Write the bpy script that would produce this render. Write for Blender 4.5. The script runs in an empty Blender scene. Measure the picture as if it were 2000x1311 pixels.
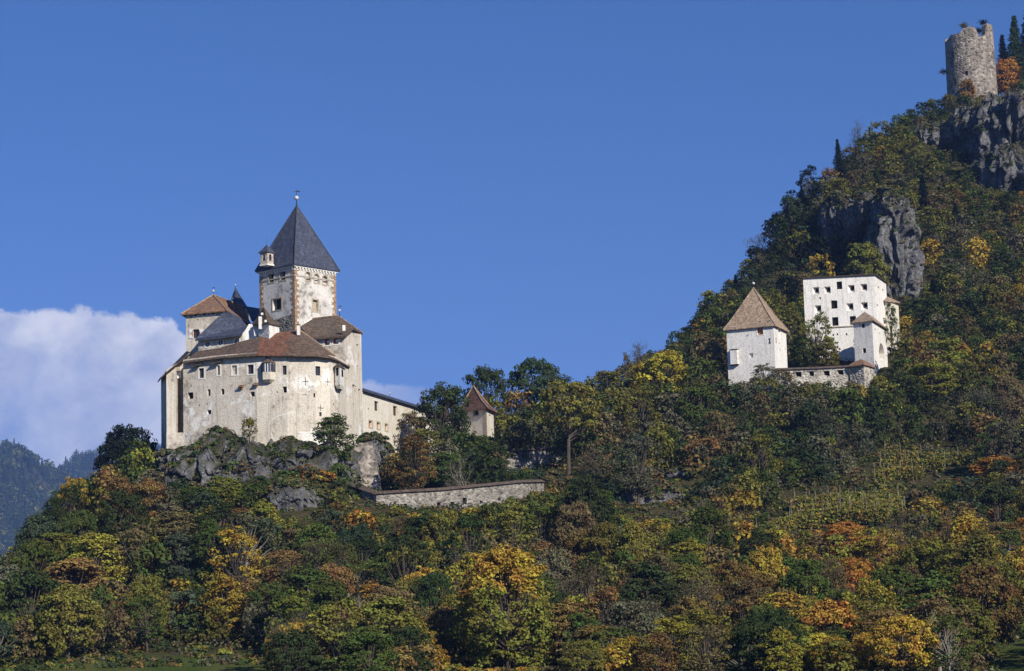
import bpy, math, random
import numpy as np
from mathutils import Vector
from mathutils.geometry import tessellate_polygon

S = bpy.context.scene
COL = S.collection
R = math.radians

# ------------------------------------------------------------------ camera
F = 4500.0                       # focal length in pixels of the 2000 px wide photograph
CAM = Vector((0, 0, 1.7))
PITCH, ROLL = math.atan(655.5 / F), 0.028
fw = Vector((0, math.cos(PITCH), math.sin(PITCH)))
up0 = Vector((0, -math.sin(PITCH), math.cos(PITCH)))
rt0 = Vector((1, 0, 0))
UP = up0 * math.cos(ROLL) + rt0 * math.sin(ROLL)
RT = rt0 * math.cos(ROLL) - up0 * math.sin(ROLL)
cd = bpy.data.cameras.new('camera')
cam = bpy.data.objects.new('camera', cd)
COL.objects.link(cam)
from mathutils import Matrix
M3 = Matrix((RT, UP, -fw)).transposed()
cam.matrix_world = Matrix.Translation(CAM) @ M3.to_4x4()
cd.sensor_width = 36
cd.lens = 36 * F / 2000
cd.clip_start = 1
cd.clip_end = 30000
S.camera = cam

# ------------------------------------------------------------------ light
SUN_AZ, SUN_EL = R(35), R(29)    # azimuth to the right of the direction back to the camera
sd = Vector((math.sin(SUN_AZ) * math.cos(SUN_EL), -math.cos(SUN_AZ) * math.cos(SUN_EL), math.sin(SUN_EL)))
sl = bpy.data.lights.new('sun', 'SUN')
sl.energy = 5.0
sl.angle = R(0.53)
sl.color = (1.0, 0.955, 0.86)
so = bpy.data.objects.new('sun', sl)
so.rotation_euler = (-sd).to_track_quat('-Z', 'Y').to_euler()
so.location = (60, -60, 120)
COL.objects.link(so)
S.view_settings.view_transform = 'Standard'
S.view_settings.look = 'None'
S.view_settings.exposure = 0.32
S.view_settings.gamma = 1
S.render.film_transparent = False


def ray(px, py):
    d = fw * F + RT * (px - 1000) + UP * (655.5 - py)
    return d / d.y


def at(px, py, Y):
    return CAM + ray(px, py) * Y


def proj(p):
    d = Vector(p) - CAM
    k = F / d.dot(fw)
    return 1000 + d.dot(RT) * k, 655.5 - d.dot(UP) * k


def projn(P):
    d = P - np.array(CAM)
    k = F / (d @ np.array(fw))
    return 1000 + (d @ np.array(RT)) * k, 655.5 - (d @ np.array(UP)) * k


class NT:
    """small node helper"""
    def __init__(s, tree):
        s.t = tree
        s.n = tree.nodes
        s.l = tree.links

    def add(s, typ, **kw):
        nd = s.n.new(typ)
        ins = kw.pop('ins', {})
        for k, v in kw.items():
            setattr(nd, k, v)
        for k, v in ins.items():
            if isinstance(v, bpy.types.NodeSocket):
                s.l.new(v, nd.inputs[k])
            else:
                nd.inputs[k].default_value = v
        return nd

    def math(s, op, a, b=0.0, c=0.0, clamp=False):
        nd = s.n.new('ShaderNodeMath')
        nd.operation = op
        nd.use_clamp = clamp
        for i, v in enumerate((a, b, c)):
            if isinstance(v, bpy.types.NodeSocket):
                s.l.new(v, nd.inputs[i])
            else:
                nd.inputs[i].default_value = v
        return nd.outputs[0]

    def mix(s, f, a, b, typ='MIX'):
        nd = s.n.new('ShaderNodeMix')
        nd.data_type = 'RGBA'
        nd.blend_type = typ
        for i, v in ((0, f), (6, a), (7, b)):
            if isinstance(v, bpy.types.NodeSocket):
                s.l.new(v, nd.inputs[i])
            else:
                nd.inputs[i].default_value = (*v, 1) if isinstance(v, tuple) and len(v) == 3 else v
        return nd.outputs[2]

    def ramp(s, f, stops):
        nd = s.n.new('ShaderNodeValToRGB')
        s.l.new(f, nd.inputs[0])
        e = nd.color_ramp.elements
        while len(e) < len(stops):
            e.new(0.5)
        for i, (p, c) in enumerate(stops):
            e[i].position = p
            e[i].color = (*c, 1) if isinstance(c, tuple) else (c, c, c, 1)
        return nd.outputs[0]

    def noise(s, vec, scale, detail=4, rough=0.55, dist=0.0):
        nd = s.add('ShaderNodeTexNoise', ins={'Vector': vec, 'Scale': scale, 'Detail': detail,
                                              'Roughness': rough, 'Distortion': dist})
        return nd.outputs[0]

    def scale(s, vec, sc):
        return s.add('ShaderNodeMapping', ins={'Vector': vec, 'Scale': sc}).outputs[0]


# ------------------------------------------------------------------ sky
world = bpy.data.worlds.new('World')
S.world = world
world.use_nodes = True
world.node_tree.nodes.clear()
W = NT(world.node_tree)
tc = W.add('ShaderNodeTexCoord').outputs['Generated']
sep = W.add('ShaderNodeSeparateXYZ', ins={0: tc})
# look into the sky a little above each direction: a clear, deep mountain sky
zz = W.math('ADD', W.math('MULTIPLY', sep.outputs[2], 1.25), 0.14)
vec = W.add('ShaderNodeCombineXYZ', ins={0: sep.outputs[0], 1: sep.outputs[1], 2: zz}).outputs[0]
vec = W.add('ShaderNodeVectorMath', operation='NORMALIZE', ins={0: vec}).outputs[0]
sky = W.add('ShaderNodeTexSky', sky_type='NISHITA', sun_disc=False, sun_elevation=SUN_EL,
            sun_rotation=math.atan2(sd.x, sd.y), altitude=900, air_density=1.0, dust_density=0.15,
            ozone_density=2.6, ins={'Vector': vec})
hsv = W.add('ShaderNodeHueSaturation', ins={'Saturation': 1.30, 'Color': sky.outputs[0]})
skyc = W.mix(1.0, hsv.outputs[0], (1.55, 1.02, 1.18), 'MULTIPLY')
u = W.math('DIVIDE', sep.outputs[0], W.math('MAXIMUM', sep.outputs[1], 0.05))
v = W.math('DIVIDE', sep.outputs[2], W.math('MAXIMUM', sep.outputs[1], 0.05))
edge = [(-900, 700), (-500, 640), (-250, 590), (0, 600), (45, 612), (100, 596), (180, 600), (250, 610), (300, 618), (340, 630), (365, 650),
        (420, 690), (520, 725), (640, 740), (740, 742), (820, 752), (900, 800), (1100, 900)]
cu = W.add('ShaderNodeFloatCurve')
mp = cu.mapping
cv = mp.curves[0]
U0, U1, V0, V1 = -0.45, 0.1, 0.0, 0.3
pts = []
for px, py in edge:
    r = ray(px, py)
    pts.append(((r.x - U0) / (U1 - U0), (r.z - V0) / (V1 - V0)))
while len(cv.points) < len(pts):
    cv.points.new(0.5, 0.5)
for i, (a, b) in enumerate(pts):
    cv.points[i].location = (a, b)
mp.update()
W.l.new(W.math('DIVIDE', W.math('SUBTRACT', u, U0), U1 - U0), cu.inputs['Value'])
vb = W.math('MULTIPLY', cu.outputs[0], V1 - V0)
uv = W.add('ShaderNodeCombineXYZ', ins={0: u, 1: v, 2: 0.0}).outputs[0]
n1 = W.noise(uv, 70, 10, 0.64, 0.4)
n3 = W.noise(uv, 42, 8, 0.6, 0.5)
n2 = W.noise(uv, 17, 6, 0.55)
below = W.math('SUBTRACT', W.math('ADD', vb, W.math('MULTIPLY', W.math('SUBTRACT', n1, 0.52), 0.015)), v)
mask = W.math('MULTIPLY', below, 380.0, clamp=True)
mask = W.math('SMOOTH_MIN', mask, 1.0, 0.3)
# the cloud thins out towards the right, behind the castle
fade = W.add('ShaderNodeMapRange', interpolation_type='SMOOTHSTEP', ins={0: u, 1: -0.04, 2: -0.12, 3: 0.35, 4: 1.0}).outputs[0]
puff = W.ramp(n2, [(0.36, 0.66), (0.56, 1.0)])
low = W.add('ShaderNodeMapRange', interpolation_type='SMOOTHSTEP', ins={0: below, 1: 0.0, 2: 0.045, 3: 1.0, 4: 0.74}).outputs[0]
cf = W.math('MULTIPLY', W.math('MULTIPLY', mask, fade), W.math('MULTIPLY', puff, low))
topl = W.add('ShaderNodeMapRange', interpolation_type='SMOOTHSTEP', ins={0: below, 1: 0.0, 2: 0.02, 3: 0.28, 4: 0.0}).outputs[0]
cloudc = W.mix(W.math('ADD', topl, W.ramp(W.math('ADD', W.math('MULTIPLY', n2, .55), W.math('MULTIPLY', n3, .45)), [(0.38, 0.0), (0.6, 1.0)]), 0, True), (3.9, 4.3, 6.2), (7.8, 7.8, 8.6))
out = W.mix(cf, skyc, cloudc)
bg = W.add('ShaderNodeBackground', ins={'Color': out, 'Strength': 0.095})
wo = W.add('ShaderNodeOutputWorld', ins={0: bg.outputs[0]})


# ------------------------------------------------------------------ numpy noise
def _h(ix, iy, iz):
    n = (ix * 374761393 + iy * 668265263 + iz * 1274126177) & 0xFFFFFFFF
    n = ((n ^ (n >> 13)) * 1274126177) & 0xFFFFFFFF
    return ((n ^ (n >> 16)) & 0xFFFF) / 65535.0


def vnoise(x, y, z):
    ix, iy, iz = [np.floor(a).astype(np.int64) for a in (x, y, z)]
    fx, fy, fz = x - ix, y - iy, z - iz
    fx, fy, fz = [a * a * (3 - 2 * a) for a in (fx, fy, fz)]
    r = 0
    for a in (0, 1):
        for b in (0, 1):
            for c in (0, 1):
                r = r + _h(ix + a, iy + b, iz + c) * (fx if a else 1 - fx) * (fy if b else 1 - fy) * (fz if c else 1 - fz)
    return r


def fbm(x, y, z, o=4):
    r, a, t = 0, 1.0, 0
    for i in range(o):
        r = r + a * vnoise(x * 2**i + 17 * i, y * 2**i + 5 * i, z * 2**i)
        t += a
        a *= 0.5
    return r / t


# ------------------------------------------------------------------ object helpers
def link(o, parent=None):
    COL.objects.link(o)
    if parent:
        o.parent = parent
    return o


def tag(o, label=None, cat=None, group=None, kind=None):
    if label: o['label'] = label
    if cat: o['category'] = cat
    if group: o['group'] = group
    if kind: o['kind'] = kind
    return o


def thing(name, loc, label, cat, group=None):
    o = bpy.data.objects.new(name, None)
    o.location = loc
    o.empty_display_size = 0.5
    COL.objects.link(o)
    return tag(o, label, cat, group)


def npmesh(name, verts, quads, mat=None, colors=None, smooth=False):
    """verts (n,3), quads (m,4) as arrays"""
    me = bpy.data.meshes.new(name)
    verts = np.asarray(verts, dtype=np.float32)
    quads = np.asarray(quads, dtype=np.int32)
    k = quads.shape[1]
    me.vertices.add(len(verts))
    me.vertices.foreach_set('co', verts.ravel())
    me.loops.add(quads.size)
    me.loops.foreach_set('vertex_index', quads.ravel())
    me.polygons.add(len(quads))
    me.polygons.foreach_set('loop_start', np.arange(len(quads), dtype=np.int32) * k)
    me.polygons.foreach_set('loop_total', np.full(len(quads), k, dtype=np.int32))
    me.update(calc_edges=True)
    if colors is not None:
        a = me.attributes.new('Col', 'FLOAT_COLOR', 'FACE')
        c = np.ones((len(quads), 4), dtype=np.float32)
        c[:, :3] = colors
        a.data.foreach_set('color', c.ravel())
    if smooth:
        me.polygons.foreach_set('use_smooth', np.ones(len(quads), dtype=bool))
    if mat: me.materials.append(mat)
    return me


class MB:
    """mesh builder in world coordinates"""
    def __init__(s):
        s.v = []
        s.f = []

    def poly(s, pts):
        b = len(s.v)
        s.v += [tuple(p) for p in pts]
        s.f.append(tuple(range(b, b + len(pts))))

    def box(s, c, dx, dy, dz):
        """c centre, dx dy dz half-extent vectors"""
        c, dx, dy, dz = map(Vector, (c, dx, dy, dz))
        P = [c + dx * i + dy * j + dz * k for k in (-1, 1) for j in (-1, 1) for i in (-1, 1)]
        b = len(s.v)
        s.v += [tuple(p) for p in P]
        s.f += [tuple(b + i for i in q) for q in ((0, 2, 3, 1), (4, 5, 7, 6), (0, 1, 5, 4), (2, 6, 7, 3), (0, 4, 6, 2), (1, 3, 7, 5))]

    def abox(s, x0, x1, y0, y1, z0, z1):
        s.box(((x0 + x1) / 2, (y0 + y1) / 2, (z0 + z1) / 2), ((x1 - x0) / 2, 0, 0), (0, (y1 - y0) / 2, 0), (0, 0, (z1 - z0) / 2))

    def sheet(s, pts, t=0.22):
        """thick roof sheet, t downwards"""
        pts = [Vector(p) for p in pts]
        n = len(pts)
        tri = tessellate_polygon([[Vector((p.x, p.z + p.y * .37, 0)) for p in pts]]) if n > 3 else [(0, 1, 2)]
        lo = [p - Vector((0, 0, t)) for p in pts]
        b = len(s.v)
        s.v += [tuple(p) for p in pts + lo]
        for a, c, d in tri:
            s.f.append((b + a, b + c, b + d))
            s.f.append((b + n + d, b + n + c, b + n + a))
        for i in range(n):
            j = (i + 1) % n
            s.f.append((b + i, b + j, b + n + j, b + n + i))

    def tube(s, pts, rad, n=8, cap=True):
        pts = [Vector(p) for p in pts]
        b = len(s.v)
        for i, p in enumerate(pts):
            d = (pts[min(i + 1, len(pts) - 1)] - pts[max(i - 1, 0)]).normalized()
            a = d.orthogonal().normalized()
            c = d.cross(a)
            for k in range(n):
                th = 2 * math.pi * k / n
                s.v.append(tuple(p + (a * math.cos(th) + c * math.sin(th)) * rad[i]))
        for i in range(len(pts) - 1):
            for k in range(n):
                k2 = (k + 1) % n
                s.f.append((b + i * n + k, b + i * n + k2, b + (i + 1) * n + k2, b + (i + 1) * n + k))
        if cap:
            s.f.append(tuple(b + k for k in range(n))[::-1])
            s.f.append(tuple(b + (len(pts) - 1) * n + k for k in range(n)))

    def ball(s, c, r, n=10):
        pts = [Vector(c) + Vector((0, 0, -r * math.cos(math.pi * i / 6))) for i in range(7)]
        s.tube(pts, [max(0.002, r * math.sin(math.pi * i / 6)) for i in range(7)], n)

    def build(s, name, mat, parent=None, label=None, smooth=False):
        L = parent.matrix_world.translation if False else (wloc(parent) if parent else Vector((0, 0, 0)))
        me = bpy.data.meshes.new(name)
        me.from_pydata([(x - L.x, y - L.y, z - L.z) for x, y, z in s.v], [], s.f)
        me.update()
        if mat: me.materials.append(mat)
        if smooth:
            for p in me.polygons: p.use_smooth = True
        o = bpy.data.objects.new(name, me)
        link(o, parent)
        if label: o['label'] = label
        return o


def wloc(o):
    v = Vector(o.location)
    while o.parent:
        o = o.parent
        v += Vector(o.location)
    return v


# ------------------------------------------------------------------ materials
def newmat(name):
    m = bpy.data.materials.new(name)
    m.use_nodes = True
    m.node_tree.nodes.clear()
    t = NT(m.node_tree)
    o = t.add('ShaderNodeOutputMaterial')
    return m, t, o


def finish(t, o, col, rough=0.9, bump=None, bs=0.5, bd=0.1, spec=0.3):
    b = t.add('ShaderNodeBsdfPrincipled', ins={'Roughness': rough, 'Specular IOR Level': spec})
    if isinstance(col, bpy.types.NodeSocket): t.l.new(col, b.inputs['Base Color'])
    else: b.inputs['Base Color'].default_value = (*col, 1)
    if bump is not None:
        bn = t.add('ShaderNodeBump', ins={'Height': bump, 'Strength': bs, 'Distance': bd})
        t.l.new(bn.outputs[0], b.inputs['Normal'])
    t.l.new(b.outputs[0], o.inputs[0])


def plaster(name, base, stain, rub=(0.30, 0.27, 0.235), amount=0.5, streak=0.5, white=None):
    """old lime plaster with stains, streaks and patches of bare rubble"""
    m, t, o = newmat(name)
    oc = t.add('ShaderNodeTexCoord').outputs['Object']
    big = t.noise(oc, 0.16, 5, 0.6, 0.4)
    mid = t.noise(oc, 0.9, 6, 0.65, 0.3)
    fine = t.noise(oc, 5.5, 3, 0.7)
    st = t.noise(t.scale(oc, (1.0, 1.0, 0.06)), 1.9, 6, 0.68)
    c = t.mix(t.ramp(t.math('ADD', t.math('MULTIPLY', big, .7), t.math('MULTIPLY', mid, .3)), [(0.42, 0.0), (0.6, 1.0)]), base, stain)
    if white:
        wn = t.noise(t.scale(oc, (1.0, 1.0, 1.2)), 0.22, 5, 0.62, 0.6)
        c = t.mix(t.ramp(wn, [(0.55, 0.0), (0.59, 1.0)]), c, white)
    c = t.mix(t.math('MULTIPLY', t.ramp(st, [(0.52, 0.0), (0.66, 1.0)]), streak), c, tuple(x * 0.5 for x in stain))
    vor = t.add('ShaderNodeTexVoronoi', ins={'Vector': oc, 'Scale': 1.9, 'Randomness': 1.0})
    vc = t.add('ShaderNodeSeparateColor', ins={0: vor.outputs['Color']}).outputs[0]
    rc = t.mix(vc, tuple(x * 0.6 for x in rub), tuple(min(1, x * 1.5) for x in rub))
    rc = t.mix(t.ramp(vor.outputs['Distance'], [(0.45, 0.0), (0.75, 1.0)]), rc, tuple(x * 0.45 for x in rub))
    pm = t.ramp(t.math('ADD', t.math('MULTIPLY', big, 0.5), t.math('MULTIPLY', mid, 0.5)), [(0.62 - amount * 0.22, 0.0), (0.68 - amount * 0.2, 1.0)])
    c = t.mix(t.math('MULTIPLY', pm, 0.75), c, rc)
    sp = t.ramp(fine, [(0.30, 0.62), (0.5, 1.0), (0.75, 1.16)])
    c = t.mix(1.0, c, sp, 'MULTIPLY')
    # small putlog holes and pock marks
    v2 = t.add('ShaderNodeTexVoronoi', ins={'Vector': oc, 'Scale': 0.75}).outputs['Distance']
    c = t.mix(t.math('MULTIPLY', t.ramp(v2, [(0.05, 1.0), (0.085, 0.0)]), 0.7), c, (0.07, 0.06, 0.05))
    crk = t.add('ShaderNodeTexVoronoi', feature='DISTANCE_TO_EDGE', ins={'Vector': t.add('ShaderNodeMix', data_type='VECTOR', ins={0: 0.25, 4: oc, 5: t.add('ShaderNodeTexNoise', ins={'Vector': oc, 'Scale': 0.8, 'Detail': 4}).outputs[1]}).outputs[1], 'Scale': 0.22}).outputs[0]
    c = t.mix(t.math('MULTIPLY', t.ramp(crk, [(0.006, 1.0), (0.016, 0.0)]), 0.10), c, (0.12, 0.10, 0.08))
    h = t.math('ADD', t.math('MULTIPLY', mid, 0.8), t.math('MULTIPLY', fine, 0.35))
    finish(t, o, c, 0.93, h, 0.6, 0.16, 0.15)
    return m


def rubble(name, col, scale=1.7, contrast=0.5, mort=(0.40, 0.37, 0.33)):
    m, t, o = newmat(name)
    oc = t.add('ShaderNodeTexCoord').outputs['Object']
    sc = t.scale(oc, (1, 1, 1.45))
    vor = t.add('ShaderNodeTexVoronoi', ins={'Vector': sc, 'Scale': scale})
    vc = t.add('ShaderNodeSeparateColor', ins={0: vor.outputs['Color']}).outputs[0]
    c = t.mix(vc, tuple(x * (1 - contrast) for x in col), tuple(min(1, x * (1 + contrast)) for x in col))
    ed = t.add('ShaderNodeTexVoronoi', feature='DISTANCE_TO_EDGE', ins={'Vector': sc, 'Scale': scale}).outputs[0]
    big = t.noise(oc, 0.35, 5, 0.65, 0.3)
    c = t.mix(t.math('MULTIPLY', t.ramp(ed, [(0.03, 1.0), (0.10, 0.0)]), 0.8), c, mort)
    c = t.mix(1.0, c, t.ramp(big, [(0.3, 0.5), (0.5, 0.95), (0.7, 1.35)]), 'MULTIPLY')
    fine = t.noise(oc, 6, 3, 0.7)
    c = t.mix(1.0, c, t.ramp(fine, [(0.25, 0.6), (0.75, 1.3)]), 'MULTIPLY')
    st = t.noise(t.scale(oc, (1, 1, 0.12)), 0.9, 4, 0.6)
    c = t.mix(t.math('MULTIPLY', t.ramp(st, [(0.55, 0.0), (0.7, 1.0)]), 0.6), c, tuple(x * 0.35 for x in col))
    h = t.math('ADD', t.math('MULTIPLY', ed, 1.6), t.math('MULTIPLY', fine, 0.3))
    finish(t, o, c, 0.95, h, 0.9, 0.25, 0.1)
    return m


def tiles(name, a, b, c2=None, patch=0.5, rough=0.8):
    m, t, o = newmat(name)
    oc = t.add('ShaderNodeTexCoord').outputs['Object']
    vor = t.add('ShaderNodeTexVoronoi', ins={'Vector': t.scale(oc, (1, 1, 1.3)), 'Scale': 3.4})
    vc = t.add('ShaderNodeSeparateColor', ins={0: vor.outputs['Color']}).outputs[0]
    c = t.mix(vc, a, b)
    big = t.noise(oc, 0.5, 6, 0.7, 0.2)
    if c2: c = t.mix(t.ramp(big, [(patch - .05, 0.0), (patch + .08, 1.0)]), c, c2)
    rows = t.add('ShaderNodeTexWave', wave_type='BANDS', bands_direction='Z', wave_profile='SAW',
                 ins={'Vector': oc, 'Scale': 0.75, 'Distortion': 0.6, 'Detail': 2}).outputs[1]
    c = t.mix(1.0, c, t.ramp(rows, [(0.0, 0.72), (0.35, 1.05)]), 'MULTIPLY')
    st = t.noise(t.scale(oc, (1, 1, 0.3)), 2.2, 4, 0.7)
    c = t.mix(1.0, c, t.ramp(st, [(0.3, 0.6), (0.7, 1.35)]), 'MULTIPLY')
    h = t.math('ADD', t.math('MULTIPLY', rows, 0.6), vc)
    finish(t, o, c, rough, h, 0.7, 0.07, 0.3)
    return m


def flat(name, col, rough=0.85, var=0.25, sc=4.0, metal=0.0, spec=0.3):
    m, t, o = newmat(name)
    oc = t.add('ShaderNodeTexCoord').outputs['Object']
    n = t.noise(oc, sc, 4, 0.6)
    c = t.mix(1.0, col, t.ramp(n, [(0.25, 1 - var), (0.75, 1 + var)]), 'MULTIPLY')
    finish(t, o, c, rough, n, 0.3, 0.05, spec)
    return m


MT = {}
MT['hall'] = plaster('aged_plaster', (0.64, 0.575, 0.475), (0.54, 0.465, 0.37), amount=0.36, streak=0.5, white=(0.76, 0.72, 0.65))
MT['keep_left'] = plaster('keep_plaster', (0.66, 0.62, 0.56), (0.50, 0.455, 0.40), amount=0.58, streak=0.25)
MT['upper'] = plaster('upper_plaster', (0.63, 0.565, 0.465), (0.48, 0.405, 0.315), amount=0.45, streak=0.35)
MT['white'] = plaster('white_plaster', (0.78, 0.74, 0.675), (0.71, 0.665, 0.60), rub=(0.55, 0.50, 0.43), amount=0.26, streak=0.5)
MT['wing'] = plaster('cream_plaster', (0.70, 0.64, 0.53), (0.60, 0.52, 0.40), amount=0.2, streak=0.3)
MT['rubble'] = rubble('rubble_wall', (0.26, 0.235, 0.20), 1.5, 0.5, (0.33, 0.30, 0.25))
MT['pale_rubble'] = rubble('pale_rubble_wall', (0.44, 0.395, 0.33), 1.5, 0.35, (0.52, 0.47, 0.40))
MT['tower'] = rubble('tower_rubble', (0.26, 0.22, 0.178), 1.15, 0.6, (0.34, 0.295, 0.25))
MT['roof_dark'] = tiles('weathered_tiles', (0.060, 0.042, 0.030), (0.145, 0.10, 0.068), (0.095, 0.072, 0.052))
MT['roof_red'] = tiles('red_tiles', (0.085, 0.036, 0.021), (0.185, 0.080, 0.046), (0.11, 0.065, 0.045), 0.52)
MT['roof_brown'] = tiles('brown_tiles', (0.15, 0.075, 0.04), (0.30, 0.17, 0.10), (0.17, 0.11, 0.08), 0.55)
MT['roof_pale'] = tiles('pale_shingles', (0.21, 0.145, 0.092), (0.42, 0.305, 0.21), (0.28, 0.20, 0.135), 0.55)
MT['slate'] = tiles('slate', (0.036, 0.042, 0.066), (0.078, 0.086, 0.122), (0.058, 0.064, 0.090), 0.55, 0.6)
MT['quoin'] = flat('brown_quoins', (0.30, 0.195, 0.115), 0.9, 0.6, 2.5)
MT['trim'] = flat('white_trim', (0.70, 0.67, 0.61), 0.9, 0.15)
MT['corbel'] = flat('worn_stone', (0.36, 0.31, 0.25), 0.9, 0.35, 3)
MT['surround'] = flat('ochre_surround', (0.40, 0.33, 0.235), 0.9, 0.35, 3)
MT['dark'] = flat('dark_interior', (0.018, 0.015, 0.013), 1.0, 0.4, 2, spec=0.0)  # near-black stand-in for unlit interiors; also the shadow painted in the embrasures
MT['wood'] = flat('dark_wood', (0.055, 0.038, 0.026), 0.9, 0.4, 5)
MT['owood'] = flat('orange_wood', (0.36, 0.15, 0.045), 0.8, 0.3, 5)
MT['redpaint'] = flat('red_paint', (0.35, 0.035, 0.03), 0.7, 0.15)
MT['whitepaint'] = flat('white_paint', (0.75, 0.73, 0.70), 0.7, 0.1)
MT['glass'] = flat('window_glass', (0.035, 0.045, 0.075), 0.15, 0.2, 2, spec=0.6)
MT['iron'] = flat('iron', (0.03, 0.028, 0.027), 0.6, 0.3)
MT['finial'] = flat('pale_metal', (0.55, 0.53, 0.50), 0.45, 0.15)
MT['bark'] = flat('bark', (0.075, 0.058, 0.045), 0.95, 0.5, 3)
MT['palebark'] = flat('pale_bark', (0.22, 0.19, 0.155), 0.95, 0.35, 3)
MT['post'] = flat('weathered_post', (0.22, 0.19, 0.15), 0.9, 0.3, 3)


def skirtmat():
    m, t, o = newmat('skirt_roof_tiles')
    oc = t.add('ShaderNodeTexCoord').outputs['Object']
    x = t.add('ShaderNodeSeparateXYZ', ins={0: oc}).outputs[0]
    vor = t.add('ShaderNodeTexVoronoi', ins={'Vector': t.scale(oc, (1, 1, 1.3)), 'Scale': 3.4})
    vc = t.add('ShaderNodeSeparateColor', ins={0: vor.outputs['Color']}).outputs[0]
    n = t.noise(oc, .45, 5, .65)
    n2 = t.noise(t.scale(oc, (1, 1, .4)), 1.6, 5, .7)
    dk = t.mix(vc, (0.062, 0.042, 0.030), (0.150, 0.098, 0.064))
    rd = t.mix(vc, (0.105, 0.042, 0.024), (0.205, 0.088, 0.050))
    left = t.add('ShaderNodeMapRange', interpolation_type='SMOOTHSTEP', ins={0: x, 1: -1.25, 2: -1.05, 3: 0.0, 4: 1.0}).outputs[0]
    xr = t.math('ADD', x, t.math('MULTIPLY', n, 7.0))
    right = t.add('ShaderNodeMapRange', interpolation_type='SMOOTHSTEP', ins={0: xr, 1: 5.6, 2: 8.2, 3: 1.0, 4: 0.0}).outputs[0]
    c = t.mix(t.math('MULTIPLY', t.math('MULTIPLY', left, right), t.ramp(n2, [(.3, .55), (.5, 1.0)])), dk, rd)
    c = t.mix(1.0, c, t.ramp(n2, [(0.3, 0.65), (0.7, 1.4)]), 'MULTIPLY')
    moss = t.ramp(t.noise(oc, 1.3, 6, .75), [(.56, 0.0), (.66, .6)])
    c = t.mix(moss, c, (0.07, 0.065, 0.035))
    rows = t.add('ShaderNodeTexWave', wave_type='BANDS', bands_direction='Z', wave_profile='SAW', ins={'Vector': oc, 'Scale': 0.75, 'Distortion': 0.6, 'Detail': 2}).outputs[1]
    c = t.mix(1.0, c, t.ramp(rows, [(0.0, 0.75), (0.35, 1.05)]), 'MULTIPLY')
    finish(t, o, c, .8, t.math('ADD', t.math('MULTIPLY', rows, .6), vc), .7, .07, .3)
    return m


def rockmat():
    m, t, o = newmat('grey_rock')
    oc = t.add('ShaderNodeTexCoord').outputs['Object']
    a = t.noise(t.scale(oc, (1, 1, 0.22)), 0.5, 8, 0.7, 0.5)
    b = t.noise(oc, 1.6, 6, 0.72, 0.3)
    c = t.mix(t.ramp(a, [(0.35, 0.0), (0.65, 1.0)]), (0.090, 0.088, 0.092), (0.27, 0.262, 0.262))
    c = t.mix(1.0, c, t.ramp(b, [(0.32, 0.25), (0.5, 0.85), (0.7, 1.6)]), 'MULTIPLY')
    c = t.mix(t.ramp(t.noise(oc, 0.22, 6, 0.7), [(0.52, 0.0), (0.64, 0.55)]), c, (0.17, 0.135, 0.095))
    nz = t.add('ShaderNodeSeparateXYZ', ins={0: t.add('ShaderNodeNewGeometry').outputs['Normal']}).outputs[2]
    ms = t.math('ADD', t.math('MULTIPLY', nz, 0.5), t.math('MULTIPLY', t.noise(oc, 0.8, 5, 0.7), 0.9))
    c = t.mix(t.math('MULTIPLY', t.ramp(ms, [(0.62, 0.0), (0.78, 1.0)]), 0.85), c, (0.055, 0.055, 0.02))
    h = t.math('ADD', t.math('MULTIPLY', b, 1.0), t.math('MULTIPLY', a, 0.8))
    finish(t, o, c, 0.95, h, 1.0, 0.7, 0.1)
    return m


def groundmat():
    m, t, o = newmat('hillside_ground')
    oc = t.add('ShaderNodeTexCoord').outputs['Object']
    s3 = t.add('ShaderNodeSeparateXYZ', ins={0: oc})
    a = t.noise(oc, 0.25, 7, 0.7)
    b = t.noise(oc, 2.0, 5, 0.7)
    c = t.mix(t.ramp(a, [(0.38, 0.0), (0.62, 1.0)]), (0.030, 0.034, 0.013), (0.070, 0.056, 0.028))
    c = t.mix(1.0, c, t.ramp(b, [(0.3, 0.4), (0.7, 1.5)]), 'MULTIPLY')
    g = t.mix(b, (0.030, 0.058, 0.012), (0.085, 0.105, 0.028))
    g = t.mix(t.ramp(t.noise(t.scale(oc, (1, .35, 1)), 0.12, 6, .7), [(0.4, 0.0), (0.62, .8)]), g, (0.11, 0.105, 0.035))
    # meadow on the valley floor
    ms = t.math('ADD', s3.outputs[2], t.math('MULTIPLY', a, 2.0))
    c = t.mix(t.ramp(t.math('DIVIDE', ms, 20.0), [(0.24, 1.0), (0.31, 0.0)]), c, g)
    finish(t, o, c, 1.0, b, 0.8, 0.4, 0.0)
    return m


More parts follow.
